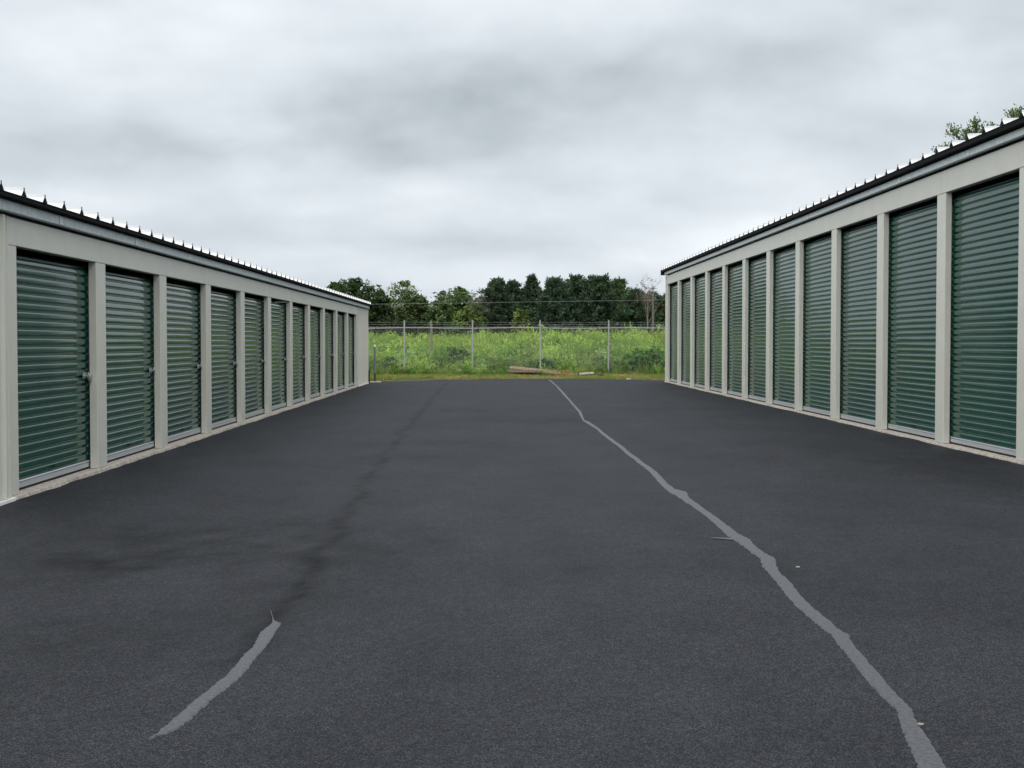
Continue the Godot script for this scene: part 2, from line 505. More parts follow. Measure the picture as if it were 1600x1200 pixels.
# ------------------------------------------------------------------ storage buildings
func curtain_mesh(w: float, h: float, variant: int) -> ArrayMesh:
	# ribbed roll-up curtain, 93 mm rib pitch, whose top bends back to the drum; origin at the sill's middle
	var prof := [[0.0, -0.014], [0.05, -0.012], [0.10, -0.0045], [0.15, 0.0012], [0.21, 0.0036], [0.31, 0.0046], [0.5, 0.005], [0.69, 0.0046], [0.79, 0.0036], [0.85, 0.0012], [0.90, -0.0045], [0.95, -0.012]]
	var pitch := 0.093
	var s := Shape.new()
	var cols := 9
	var rows := []
	var y := 0.10
	while y < h + 0.06:
		for p in prof:
			rows.append([y + p[0] * pitch, p[1]])
		y += pitch
	var f := FastNoiseLite.new(); f.seed = 300 + variant; f.frequency = 1.0; f.fractal_octaves = 2
	var bend := h - 0.15
	for ri in rows.size():
		var yy: float = rows[ri][0]; var zz: float = rows[ri][1]
		for ci in cols + 1:
			var x := lerpf(-w * 0.5, w * 0.5, float(ci) / cols)
			var z := zz + 0.0022 * f.get_noise_2d(x * 1.1, yy * 1.6) + 0.004 * f.get_noise_2d(x * 0.35 + 20.0, yy * 0.4)
			var y3 := yy
			if yy > bend:
				var a := (yy - bend) / 0.11
				z -= 0.11 * (1.0 - cos(a)); y3 = bend + 0.11 * sin(a)
			s.vert(Vector3(x, y3, z), Vector3(0, 0, 1))
	for ri in rows.size() - 1:
		for ci in cols:
			var a := ri * (cols + 1) + ci
			s.tri_i(a, a + 1, a + cols + 2); s.tri_i(a, a + cols + 2, a + cols + 1)
	# smooth normals from neighbours
	for ri in rows.size():
		for ci in cols + 1:
			var up := s.v[mini(ri + 1, rows.size() - 1) * (cols + 1) + ci] - s.v[maxi(ri - 1, 0) * (cols + 1) + ci]
			var rt := s.v[ri * (cols + 1) + mini(ci + 1, cols)] - s.v[ri * (cols + 1) + maxi(ci - 1, 0)]
			s.n[ri * (cols + 1) + ci] = rt.cross(up).normalized()
	return s.mesh()

func panel_profile(x0: float, x1: float, y0: float, y1: float) -> Shape:
	# ribbed wall sheet facing +z, a trapezoid rib every 0.305 m
	var s := Shape.new()
	var pts := [Vector2(x0, 0.0)]
	var x := x0 + 0.06
	while x + 0.09 < x1:
		for q in [[0.0, 0.0], [0.016, 0.034], [0.058, 0.034], [0.074, 0.0], [0.165, 0.0], [0.170, 0.014], [0.190, 0.014], [0.195, 0.0]]:
			if x + q[0] < x1 - 0.005: pts.append(Vector2(x + q[0], q[1]))
		x += 0.305
	pts.append(Vector2(x1, 0.0))
	for i in pts.size() - 1:
		var a: Vector2 = pts[i]; var b: Vector2 = pts[i + 1]
		s.quad(Vector3(a.x, y0, a.y), Vector3(b.x, y0, b.y), Vector3(b.x, y1, b.y), Vector3(a.x, y1, a.y))
	return s

func make_storage(label: String, at: Vector3, turn: float, x0: float, x1: float, starts: Array, ow: float, oh: float, head_top: float, trim_low: float, trim_high: float, lip_low: float, lip_high: float, blank_near: bool, bright_latch: int) -> Node3D:
	# local axes: x along the front to the right of someone facing it, y up, z out of the front; y 0 is the slab's top
	var b := thing("storage_building", label, "building", at, turn)
	var deep := 9.2
	var r := RandomNumberGenerator.new(); r.seed = int(x1 * 100.0) + 7
	# slab with a rough front edge
	var s := Shape.new()
	var prev := []
	var x := x0 - 0.04
	while x < x1 + 0.05:
		var j := 0.018 * nz.get_noise_1d(x * 60.0) + 0.005 * nz.get_noise_1d(x * 260.0 + 7.0)
		var row := [Vector3(x, 0, -0.6), Vector3(x, 0, 0.022 + j * 0.5), Vector3(x, -0.012 + j * 0.3, 0.034 + j), Vector3(x, -0.10, 0.055 + j * 2.6), Vector3(x, -0.3, 0.08)]
		if prev:
			for k in 4: s.quad(prev[k + 1], row[k + 1], row[k], prev[k])
		prev = row
		x += 0.085
	s.quad(Vector3(x0 - 0.04, 0, -0.6), Vector3(x1 + 0.05, 0, -0.6), Vector3(x1 + 0.05, 0, -deep), Vector3(x0 - 0.04, 0, -deep))
	for e in [[x0 - 0.04, -1.0], [x1 + 0.04, 1.0]]:
		var q := [Vector3(e[0], -0.3, 0.06), Vector3(e[0], 0, 0.02), Vector3(e[0], 0, -deep), Vector3(e[0], -0.3, -deep)]
		if e[1] > 0: q.reverse()
		s.quad(q[0], q[1], q[2], q[3])
	part(s, "foundation_slab", mat.concrete, b)
	# posts between and beside the openings
	var posts := []
	for i in starts.size() + 1:
		var lo: float = starts[0] - 0.22 if i == 0 else starts[i - 1] + ow
		var hi: float = starts[i] if i < starts.size() else lo + 0.36
		if i == starts.size() and not blank_near: hi = minf(hi, x1)
		posts.append([lo, hi])
		var m := Shape.new()
		m.bevel_box(Vector3(lo, 0.002, -0.098), Vector3(hi, oh - 0.001, -0.003), 0.006)
		part(m, "post", mat.cream, b)
		var g := Shape.new()      # inner frame behind the post that carries the door guides
		g.box(Vector3(lo + 0.02, 0.002, -0.30), Vector3(hi - 0.02, oh - 0.17, -0.16))
		part(g, "guide_frame", mat.steel, b)
	# header, one length per bay
	for i in starts.size():
		var lo: float = posts[i][0] if i == 0 else (posts[i][0] + posts[i][1]) * 0.5
		var hi: float = posts[i + 1][1] if i == starts.size() - 1 else (posts[i + 1][0] + posts[i + 1][1]) * 0.5
		var m := Shape.new()
		m.bevel_box(Vector3(lo + 0.001, oh, -0.10), Vector3(hi - 0.001, head_top, 0.0), 0.005)
		part(m, "header_panel", mat.cream, b)
	# blank ribbed wall at the ends
	var front0: float = posts[0][0]; var front1: float = posts[-1][1]
	for e in [[x0, front0], [front1, x1]]:
		if e[1] - e[0] > 0.15:
			var w := panel_profile(e[0], e[1], 0.0, head_top)
			w.quad(Vector3(e[1], 0, -0.10), Vector3(e[0], 0, -0.10), Vector3(e[0], head_top, -0.10), Vector3(e[1], head_top, -0.10))
			part(w, "wall_panel", mat.cream, b)
			var bt := Shape.new()
			bt.bevel_box(Vector3(e[0], -0.045, 0.004), Vector3(e[1] - 0.01, -0.004, 0.05), 0.004)
			part(bt, "base_flashing", mat.white, b)
			var ct := Shape.new()
			var cx: float = e[0] if absf(e[0] - x0) < 0.01 else e[1] - 0.14
			ct.bevel_box(Vector3(cx - 0.004, 0.0, -0.13), Vector3(cx + 0.144, head_top, 0.028), 0.006)
			part(ct, "corner_trim", mat.cream, b)
	# shadowed recess above the header, then the eave trim in bay lengths with lap joints
	var pl := Shape.new()
	pl.box(Vector3(x0, head_top - 0.04, -0.34), Vector3(x1, lip_high + 0.001, -0.26))
	part(pl, "top_plate", mat.steel, b)
	var tx := x0 - 0.05
	var first := true
	while tx < x1 + 0.05:
		var te := minf(tx + BAY, x1 + 0.05)
		if first:      # joints fall over the openings as in the photo
			te = tx + fposmod(starts[0] + 1.15 - tx, BAY)
			if te - tx < 0.3: te += BAY
			first = false
		var m := Shape.new()
		m.bevel_box(Vector3(tx, trim_low, 0.012), Vector3(te - 0.002, trim_high, 0.08), 0.006)
		m.box(Vector3(tx, trim_low + 0.002, 0.0), Vector3(te - 0.002, trim_low + 0.014, 0.012))
		part(m, "eave_trim", mat.trim, b)
		var lip := Shape.new()
		lip.bevel_box(Vector3(tx, lip_low, 0.045), Vector3(te - 0.001, lip_high, 0.17), 0.004)
		lip.box(Vector3(tx, trim_high + 0.001, 0.0), Vector3(te - 0.001, lip_low - 0.001, 0.05))
		part(lip, "eave_edge", mat.dark_metal, b)
		if te < x1:
			var jt := Shape.new()
			jt.bevel_box(Vector3(te - 0.075, trim_low + 0.006, 0.081), Vector3(te + 0.02, trim_high - 0.012, 0.086), 0.002)
			part(jt, "lap_joint", mat.joint, b)
		tx = te
	# roof: standing-seam panels on the front slope, one plain sheet behind the ridge
	var ridge_z := -deep * 0.5
	var rise := 0.03 * (deep * 0.5 + 0.18)
	var zf := 0.18
	var pan := Shape.new()
	var y0 := lip_high + 0.003
	pan.quad(Vector3(0, y0, zf), Vector3(0.61, y0, zf), Vector3(0.61, y0 + rise, ridge_z), Vector3(0, y0 + rise, ridge_z))
	pan.quad(Vector3(0, y0 - 0.002, zf), Vector3(0.61, y0 - 0.002, zf), Vector3(0.61, y0, zf), Vector3(0, y0, zf))
	var sec := [Vector2(-0.072, 0.0), Vector2(-0.026, 0.046), Vector2(-0.012, 0.055), Vector2(-0.011, 0.086), Vector2(0.011, 0.086), Vector2(0.012, 0.055), Vector2(0.026, 0.046), Vector2(0.072, 0.0)]
	for i in sec.size() - 1:
		var p: Vector2 = sec[i]; var q: Vector2 = sec[i + 1]
		pan.quad(Vector3(q.x, y0 + q.y, zf), Vector3(p.x, y0 + p.y, zf), Vector3(p.x, y0 + p.y + rise, ridge_z), Vector3(q.x, y0 + q.y + rise, ridge_z))
	# back slope of the same panel, plain
	pan.quad(Vector3(0, y0 + rise, ridge_z), Vector3(0.61, y0 + rise, ridge_z), Vector3(0.61, y0, -deep - 0.1), Vector3(0, y0, -deep - 0.1))
	var pan_mesh := pan.mesh()
	var cap := Shape.new()      # the dark closure in each seam's end
	for i in 3:
		var p: Vector2 = sec[i]; var q: Vector2 = sec[i + 1]
		var p2: Vector2 = sec[7 - i]; var q2: Vector2 = sec[6 - i]
		cap.quad(Vector3(p.x * 0.96, y0 + p.y - 0.001, zf + 0.004), Vector3(p2.x * 0.96, y0 + p2.y - 0.001, zf + 0.004), Vector3(q2.x * 0.96, y0 + q2.y - 0.001, zf + 0.004), Vector3(q.x * 0.96, y0 + q.y - 0.001, zf + 0.004))
	var cap_mesh := cap.mesh()
	var k := int(round((x1 - x0 + 0.12) / 0.61))
	var pitch := (x1 - x0 + 0.12) / k
	var rx := x0 - 0.06
	for i in k:
		var o := add(pan_mesh, "roof_panel", mat.roof, b)
		o.position = Vector3(rx + i * pitch, 0.0015 * float(i % 2), 0)
		o.scale.x = pitch / 0.61
		var c := add(cap_mesh, "seam_closure", mat.dark_metal, o)
		c.position = Vector3.ZERO
	# rake trim on both gable ends, end walls and back wall
	for e in [[x0, -1.0], [x1, 1.0]]:
		var m := Shape.new()
		var xa: float = e[0] + 0.02 * e[1]; var xb: float = e[0] + 0.19 * e[1]
		m.bevel_box(Vector3(minf(xa, xb), trim_high - 0.10, -deep - 0.1), Vector3(maxf(xa, xb), lip_high + 0.012, 0.19), 0.006)
		part(m, "rake_trim", mat.dark_metal, b)
		var w := Shape.new()
		w.box(Vector3(e[0] - 0.06 * (0.5 + 0.5 * e[1]), 0.0, -deep), Vector3(e[0] + 0.06 * (0.5 - 0.5 * e[1]), lip_low - 0.01, -0.135))
		var gx0: float = e[0] - 0.06 * (0.5 + 0.5 * e[1]); var gx1: float = e[0] + 0.06 * (0.5 - 0.5 * e[1])
		var gy := lip_low - 0.012
		var g0 := Vector3(gx0, gy, -0.02); var g1 := Vector3(gx0, gy, -deep); var g2 := Vector3(gx0, lip_high + rise - 0.004, ridge_z)
		var g3 := Vector3(gx0, lip_high, -0.02); var g4 := Vector3(gx0, lip_high, -deep)
		var th := Vector3(gx1 - gx0, 0, 0)
		w.quad(g0, g3, g4, g1); w.tri(g3, g2, g4)
		w.quad(g1 + th, g4 + th, g3 + th, g0 + th); w.tri(g4 + th, g2 + th, g3 + th)
		part(w, "end_wall", mat.cream, b)
	var bw := Shape.new()
	bw.box(Vector3(x0 + 0.07, 0.0, -deep), Vector3(x1 - 0.07, lip_high + 0.001, -deep + 0.08))
	part(bw, "back_wall", mat.cream, b)
	# doors
	var variants := []
	for i in 3: variants.append(curtain_mesh(ow + 0.10, oh, i + int(oh * 10.0)))
	var bar := Shape.new()
	var hw := ow * 0.5 - 0.004
	bar.bevel_box(Vector3(-hw, 0.026, -0.016), Vector3(hw, 0.078, 0.016), 0.004)
	bar.bevel_box(Vector3(-hw, 0.086, -0.012), Vector3(hw, 0.104, 0.022), 0.006)
	bar.box(Vector3(-hw, 0.078, -0.012), Vector3(hw, 0.086, 0.004))
	var bar_mesh := bar.mesh()
	var sl := Shape.new()
	sl.box(Vector3(-hw, 0.001, -0.012), Vector3(hw, 0.026, 0.010))
	var seal_mesh := sl.mesh()
	var la := Shape.new()      # slide-bolt latch: plate, bolt, hasp loop
	la.bevel_box(Vector3(-0.17, 0.0, 0.006), Vector3(-0.03, 0.075, 0.014), 0.003)
	la.bevel_box(Vector3(-0.20, 0.026, 0.014), Vector3(0.012, 0.048, 0.030), 0.004)
	la.tube([Vector3(-0.10, 0.048, 0.022), Vector3(-0.10, 0.075, 0.05), Vector3(-0.085, 0.03, 0.066), Vector3(-0.07, -0.03, 0.06)], [0.007, 0.008, 0.008, 0.007], 6)
	var latch_mesh := la.mesh()
	var lo := Shape.new()
	for q in 10:
		var a0 := TAU * q / 10.0; var a1 := TAU * (q + 1) / 10.0
		var c0 := Vector3(cos(a0), sin(a0), 0) * 0.048; var c1 := Vector3(cos(a1), sin(a1), 0) * 0.048
		lo.quad(c0 * 0.9 + Vector3(0, 0, 0.034), c1 * 0.9 + Vector3(0, 0, 0.034), c1 * 0.2 + Vector3(0, 0, 0.036), c0 * 0.2 + Vector3(0, 0, 0.036))
		lo.quad(c0 + Vector3(0, 0, 0.028), c1 + Vector3(0, 0, 0.028), c1 * 0.9 + Vector3(0, 0, 0.034), c0 * 0.9 + Vector3(0, 0, 0.034))
		lo.quad(c0, c1, c1 + Vector3(0, 0, 0.028), c0 + Vector3(0, 0, 0.028))
	var lock_mesh := lo.mesh()
	var hd := Shape.new()      # pull handle low on the curtain
	hd.tube([Vector3(-0.06, 0, 0.0), Vector3(-0.055, 0, 0.03), Vector3(0.055, 0, 0.03), Vector3(0.06, 0, 0.0)], [0.006, 0.007, 0.007, 0.006], 6)
	var handle_mesh := hd.mesh()
	for i in starts.size():
		var d := add(variants[r.randi() % 3], "roll_up_door", mat.greens[r.randi() % 3], b)
		d.position = Vector3(starts[i] + ow * 0.5, 0.002, -0.128)
		var bb := add(bar_mesh, "bottom_bar", mat.aluminium, d)
		bb.position = Vector3(0, 0, 0.004)
		add(seal_mesh, "rubber_seal", mat.rubber, d)
		var lt := add(latch_mesh, "latch", mat.steel, d)
		lt.position = Vector3(ow * 0.5 - 0.035, 1.10 + r.randf_range(-0.01, 0.01), 0.004)
		var hn := add(handle_mesh, "pull_handle", mat.dark_metal, d)
		hn.position = Vector3(0.0, 0.16, 0.004)
		if i == bright_latch or i == 0:
			var lk := add(lock_mesh, "lock_disc", mat.chrome if i == bright_latch else mat.steel, d)
			lk.position = Vector3(ow * 0.5 - 0.045, 1.115, 0.036)
			tag(lk, "bright round metal lock on the door latch" if i == bright_latch else "small metal lock on the door latch", "")
	return b

# ------------------------------------------------------------------ fence
func make_fence() -> void:
	var d := 58.8
	var f := thing("chain_link_fence", "galvanised chain-link fence with top rail and barbed wire before the weeds", "fence", Vector3(0, 0, -d))
	var x_first := at_depth(632, d) - BAY * 4.0
	var x_last := x_first
	for i in 12:
		var x := x_first + i * BAY
		x_last = x
		var gy := ground_y(x, d)
		var lean := rng.randf_range(-0.02, 0.02)
		var s := Shape.new()
		s.tube([Vector3(x, gy - 0.2, 0), Vector3(x + lean * 0.6, 2.10, 0), Vector3(x + lean, 2.44 + rng.randf_range(-0.03, 0.05), 0)], [0.037, 0.037, 0.037], 8)
		part(s, "fence_post", mat.galv, f)
		var c := Shape.new()
		c.tube([Vector3(x + lean, 2.44, 0), Vector3(x + lean, 2.52, 0)], [0.045, 0.02], 8)
		part(c, "post_cap", mat.galv, f)
	var rail := Shape.new()
	var pts := []; var rad := []
	for i in 34:
		var x := x_first + i * BAY / 3.0
		pts.append(Vector3(x, 2.17 - 0.03 * smoothstep(0.0, 6.0, absf(x - 0.3)) * 0.0 + 0.012 * sin(x * 1.3), 0.0)); rad.append(0.021)
	rail.tube(pts, rad, 6)
	part(rail, "top_rail", mat.galv, f)
	for k in 3:
		var wire := Shape.new()
		var wp := []; var wr := []
		for i in 45:
			var x := x_first + i * BAY / 4.0
			wp.append(Vector3(x, 2.25 + 0.095 * k - 0.018 * sin(PI * fposmod(i / 4.0, 1.0)), 0.045)); wr.append(0.0022)
		wire.tube(wp, wr, 4)
		var t := x_first + 0.06
		while t < x_last:
			var wy := 2.25 + 0.095 * k - 0.018 * sin(PI * fposmod((t - x_first) / BAY, 1.0))
			wire.tri(Vector3(t - 0.014, wy + 0.012, 0.045), Vector3(t + 0.014, wy - 0.010, 0.05), Vector3(t + 0.010, wy - 0.013, 0.045))
			wire.tri(Vector3(t - 0.014, wy - 0.012, 0.045), Vector3(t + 0.014, wy + 0.010, 0.04), Vector3(t + 0.010, wy + 0.013, 0.045))
			t += 0.16
		part(wire, "barbed_wire", mat.wire, f)
	# woven wire: straight diagonals both ways
	var net := Shape.new()
	var low := 0.06; var high := 2.15
	var tall := high - low
	var x := x_first - tall
	while x < x_last:
		for side in 2:
			var a := Vector3(x, low, 0.03 + 0.004 * side); var e := Vector3(x + tall, high, 0.03 + 0.004 * side)
			if side == 1: a = Vector3(x + tall, low, 0.034); e = Vector3(x, high, 0.034)
			var dir := (e - a)
			var t0 := 0.0; var t1 := 1.0
			if side == 0:
				t0 = clampf((x_first - a.x) / tall, 0.0, 1.0); t1 = clampf((x_last - a.x) / tall, 0.0, 1.0)
			else:
				t0 = clampf((a.x - x_last) / tall, 0.0, 1.0); t1 = clampf((a.x - x_first) / tall, 0.0, 1.0)
			if t1 - t0 < 0.02: continue
			var p := a + dir * t0; var q := a + dir * t1
			var w := 0.0011
			var nrm := Vector3(-dir.y, dir.x, 0).normalized() * w
			net.quad(p - nrm, q - nrm, q + Vector3(0, 0, w), p + Vector3(0, 0, w))
			net.quad(q + nrm, p + nrm, p + Vector3(0, 0, w), q + Vector3(0, 0, w))
		x += 0.075
	var o := part(net, "chain_link_mesh", mat.wire, f)
	o.set_meta("kind", "stuff")

# ------------------------------------------------------------------ plants
func rand_dir(r: RandomNumberGenerator) -> Vector3:
	var z := r.randf_range(-1.0, 1.0); var a := r.randf() * TAU; var q := sqrt(1.0 - z * z)
	return Vector3(q * cos(a), z, q * sin(a))

func jitter(c: Color, r: RandomNumberGenerator, amount: float) -> Color:
	var k := 1.0 + r.randf_range(-amount, amount)
	return Color(c.r * k * (1.0 + r.randf_range(-amount, amount) * 0.4), c.g * k, c.b * k * (1.0 + r.randf_range(-amount, amount) * 0.4))

func leaf_cloud(s: Shape, r: RandomNumberGenerator, centre: Vector3, rad: Vector3, clumps: int, per: int, size: float, base: Color, vary := 0.3, hollow := 0.55, spread := 0.16) -> void:
	for i in clumps:
		var d := rand_dir(r)
		if d.y < -0.6: d.y *= 0.5
		var q := lerpf(hollow, 1.0, pow(r.randf(), 0.6))
		var p := centre + Vector3(d.x * rad.x, d.y * rad.y, d.z * rad.z) * q
		var tone := jitter(base, r, vary)
		for k in per:
			var off := rand_dir(r) * pow(r.randf(), 0.5) * spread * (rad.x + rad.y) * 0.5
			var nn := (d * 0.7 + rand_dir(r) * 0.8 + Vector3(0, 0.45, 0)).normalized()
			var dir := nn.cross(rand_dir(r)).normalized()
			s.col = jitter(tone, r, 0.12)
			var sz := size * r.randf_range(0.65, 1.35)
			s.leaf(p + off, dir, dir.cross(nn), sz, sz * 0.62, nn)

func broad_tree(label: String, called: String, px: float, half_px: float, top: float, d: float, base: Color, dens: float, airy: float, seed_v: int, low := 0.14) -> void:
	var r := RandomNumberGenerator.new(); r.seed = seed_v
	var x := at_depth(px, d)
	var gy := ground_y(x, d)
	var h := EYE.y + (VPY - top) / FOCAL * d - gy
	var w := half_px / FOCAL * d
	var t := thing(called, label, "tree", Vector3(x, gy, -d), 0.0, "trees beyond the field")
	var tr := Shape.new()
	var bend := r.randf_range(-0.25, 0.25)
	tr.tube([Vector3(0, -0.3, 0), Vector3(bend * 0.4, h * 0.2, 0), Vector3(bend, h * 0.5, 0.1), Vector3(bend * 1.3, h * 0.85, 0)], [h * 0.028, h * 0.022, h * 0.014, h * 0.004], 7)
	var cr := Shape.new()
	var lobes := []
	var n := 9 + int(w * 1.5)
	for i in n:
		var ty := lerpf(low + 0.1, 0.93, (i + 0.5) / n)
		var prof := sin(PI * clampf((ty - low) / (1.04 - low), 0.02, 1.0) * 0.92 + 0.12)
		var a := i * 2.4 + r.randf_range(-0.5, 0.5)
		var rr := w * prof * r.randf_range(0.35, 0.75)
		var size := w * lerpf(0.52, 0.40, ty) * r.randf_range(0.8, 1.25)
		var c := Vector3(cos(a) * rr, h * ty - size * 0.35, sin(a) * rr)
		lobes.append([c, size])
		tr.tube([Vector3(bend * ty, h * maxf(ty - 0.28, 0.12), 0.03), Vector3(c.x * 0.55, c.y - size * 0.5, c.z * 0.55), c], [h * 0.010, h * 0.006, h * 0.002], 5)
	lobes.append([Vector3(bend, h - w * 0.2, 0), w * 0.22])
	for l in lobes:
		var q: float = l[1]
		var tone := jitter(base, r, 0.13)
		leaf_cloud(cr, r, l[0], Vector3(q * 1.15, q * 0.85, q * 1.15), int(dens * (34.0 + 26.0 * q)), 7, 0.36 if airy < 0.5 else 0.27, tone, 0.28, 0.35, 0.13 + airy * 0.1)
	part(tr, "trunk", mat.pale_bark if airy > 0.8 else mat.bark, t)
	part(cr, "crown", mat.leaf, t)

func pine_tree(label: String, px: float, half_px: float, top: float, d: float, base: Color, seed_v: int) -> void:
	var r := RandomNumberGenerator.new(); r.seed = seed_v
	var x := at_depth(px, d)
	var gy := ground_y(x, d)
	var h := EYE.y + (VPY - top) / FOCAL * d - gy
	var w := half_px / FOCAL * d
	var t := thing("pine_tree", label, "tree", Vector3(x, gy, -d), 0.0, "trees beyond the field")
	var tr := Shape.new()
	tr.tube([Vector3(0, -0.3, 0), Vector3(r.randf_range(-0.1, 0.1), h * 0.5, 0), Vector3(r.randf_range(-0.1, 0.1), h * 0.97, 0)], [h * 0.024, h * 0.016, h * 0.003], 7)
	var cr := Shape.new()
	var shape := r.randf_range(0.40, 0.72)
	var level := 0.10
	while level < 0.99:
		var reach := w * pow(1.0 - level, shape) * 1.45
		var n := 5 + int(reach * 2.2)
		var a0 := r.randf() * TAU
		for i in n:
			var a := a0 + TAU * i / n + r.randf_range(-0.25, 0.25)
			var ln := maxf(reach * r.randf_range(0.6, 1.25), 0.2)
			var out := Vector3(cos(a), 0, sin(a))
			var root := Vector3(0, h * level, 0)
			var tip := root + out * ln + Vector3(0, ln * r.randf_range(0.12, 0.5), 0)
			if ln > 0.6: tr.tube([root, root.lerp(tip, 0.8)], [0.035, 0.012], 4)
			var tone := jitter(base, r, 0.3)
			var tufts := 3 + int(ln * 3.6)
			for k in tufts:
				var p := root.lerp(tip, lerpf(0.35, 1.0, (k + r.randf()) / tufts)) + rand_dir(r) * 0.12
				for q in 8:
					var dir := (out * 0.5 + Vector3(0, 0.55, 0) + rand_dir(r) * 0.9).normalized()
					var side := dir.cross(rand_dir(r)).normalized()
					cr.col = jitter(tone, r, 0.15)
					var sz := r.randf_range(0.30, 0.58)
					cr.leaf(p + rand_dir(r) * 0.16, dir, side, sz, sz * 0.33, side.cross(dir))
		level += 0.038 + 0.012 * r.randf()
	part(tr, "trunk", mat.bark, t)
	part(cr, "crown", mat.leaf, t)

func branch(s: Shape, r: RandomNumberGenerator, p: Vector3, dir: Vector3, ln: float, rad: float, level: int) -> void:
	var pts := [p]; var rr := [rad]
	var q := p
	var dd := dir
	for i in 3:
		dd = (dd + rand_dir(r) * 0.16 + Vector3(0, 0.10, 0)).normalized()
		q += dd * ln / 3.0
		pts.append(q); rr.append(rad * (1.0 - 0.22 * (i + 1)))
	s.tube(pts, rr, 5 if level < 2 else 3)
	if level >= 4: return
	var n := 4 if level < 3 else 5
	for i in n:
		var t := lerpf(0.35, 1.0, (i + r.randf() * 0.6) / n)
		var at: Vector3 = pts[mini(int(t * 3.0), 2)].lerp(pts[mini(int(t * 3.0) + 1, 3)], fposmod(t * 3.0, 1.0))
		branch(s, r, at, (dd + rand_dir(r) * 0.85 + Vector3(0, 0.12, 0)).normalized(), ln * r.randf_range(0.45, 0.65), rad * 0.42, level + 1)

func bare_tree(label: String, px: float, top: float, d: float, seed_v: int, leaves: float, base: Color) -> void:
	var r := RandomNumberGenerator.new(); r.seed = seed_v
	var x := at_depth(px, d)
	var gy := ground_y(x, d)
	var h := EYE.y + (VPY - top) / FOCAL * d - gy
	var t := thing("bare_tree", label, "tree", Vector3(x, gy, -d), 0.0, "trees beyond the field")
	var tr := Shape.new()
	tr.tube([Vector3(0, -0.3, 0), Vector3(0.1, h * 0.3, 0), Vector3(0.05, h * 0.62, 0)], [h * 0.011, h * 0.008, h * 0.0045], 7)
	var br := Shape.new()
	for i in 9:
		var a := i * 2.3
		branch(br, r, Vector3(0.08, h * lerpf(0.3, 0.62, i / 8.0), 0), Vector3(cos(a) * 0.55, 1.0, sin(a) * 0.55).normalized(), h * r.randf_range(0.22, 0.30), h * 0.0038, 1)
	part(tr, "trunk", mat.pale_bark, t)
	part(br, "branches", mat.pale_bark, t)
	if leaves > 0.0:
		var cr := Shape.new()
		leaf_cloud(cr, r, Vector3(0, h * 0.72, 0), Vector3(h * 0.16, h * 0.25, h * 0.16), int(90 * leaves), 6, 0.2, base, 0.3, 0.2, 0.1)
		part(cr, "crown", mat.leaf, t)

func shrub(label: String, called: String, px: float, half_px: float, top: float, d: float, base: Color, size: float, count: int, seed_v: int) -> void:
	var r := RandomNumberGenerator.new(); r.seed = seed_v
	var x := at_depth(px, d)
	var gy := ground_y(x, d)
	var h := EYE.y + (VPY - top) / FOCAL * d - gy
	var w := half_px / FOCAL * d
	var t := thing(called, label, "shrub", Vector3(x, gy, -d), 0.0)
	var st := Shape.new()
	var cr := Shape.new()
	for i in 9:
		var a := i * 2.4
		var rr := w * r.randf_range(0.2, 0.62)
		var c := Vector3(cos(a) * rr, h * r.randf_range(0.38, 0.74), sin(a) * rr * 0.8)
		st.tube([Vector3(cos(a) * 0.06, -0.1, sin(a) * 0.06), c * 0.6, c], [0.02, 0.014, 0.006], 5)
		leaf_cloud(cr, r, c, Vector3(w * 0.42, h * 0.30, w * 0.42), count, 8, size, base, 0.3, 0.3, 0.22)
	part(st, "stems", mat.bark, t)
	part(cr, "foliage", mat.leaf, t)

func scatter(called: String, label: String, m: Mesh, spots: Array) -> void:
	var mm := MultiMesh.new()
	mm.transform_format = MultiMesh.TRANSFORM_3D
	mm.use_colors = true
	mm.mesh = m
	mm.instance_count = spots.size()
	for i in spots.size():
		mm.set_instance_transform(i, spots[i][0])
		mm.set_instance_color(i, spots[i][1])
	var o := MultiMeshInstance3D.new()
	o.name = called
	o.multimesh = mm
	o.material_override = mat.leaf
	add_child(o)
	tag(o, label, "plants", "", "stuff")

func tuft(r: RandomNumberGenerator, blades: int, h: float, width: float, spread: float, droop: float, base: Color, tip: Color) -> Mesh:
	var s := Shape.new()
	for i in blades:
		var a := r.randf() * TAU
		var out := Vector3(cos(a), 0, sin(a))
		var p := out * spread * r.randf() * 0.6
		var ln := h * r.randf_range(0.55, 1.1)
		var lean := r.randf_range(0.1, 0.6) * droop
		var side := Vector3(-sin(a), 0, cos(a)).rotated(Vector3.UP, r.randf_range(-0.9, 0.9))
		var p1 := p + Vector3(0, ln * 0.55, 0) + out * ln * lean * 0.35
		var p2 := p + Vector3(0, ln * (1.0 - lean * 0.25), 0) + out * ln * lean
		var nn := side.cross(Vector3.UP).normalized()
		s.col = jitter(base, r, 0.25)
		var i0 := s.vert(p - side * width * 0.5, nn); s.vert(p + side * width * 0.5, nn)
		var c2 := jitter(base.lerp(tip, 0.6), r, 0.2)
		s.col = c2
		s.vert(p1 + side * width * 0.42, nn); s.vert(p1 - side * width * 0.42, nn)
		s.col = jitter(tip, r, 0.2)
		s.vert(p2, nn)
		s.tri_i(i0, i0 + 1, i0 + 2); s.tri_i(i0, i0 + 2, i0 + 3); s.tri_i(i0 + 3, i0 + 2, i0 + 4)
	return s.mesh()

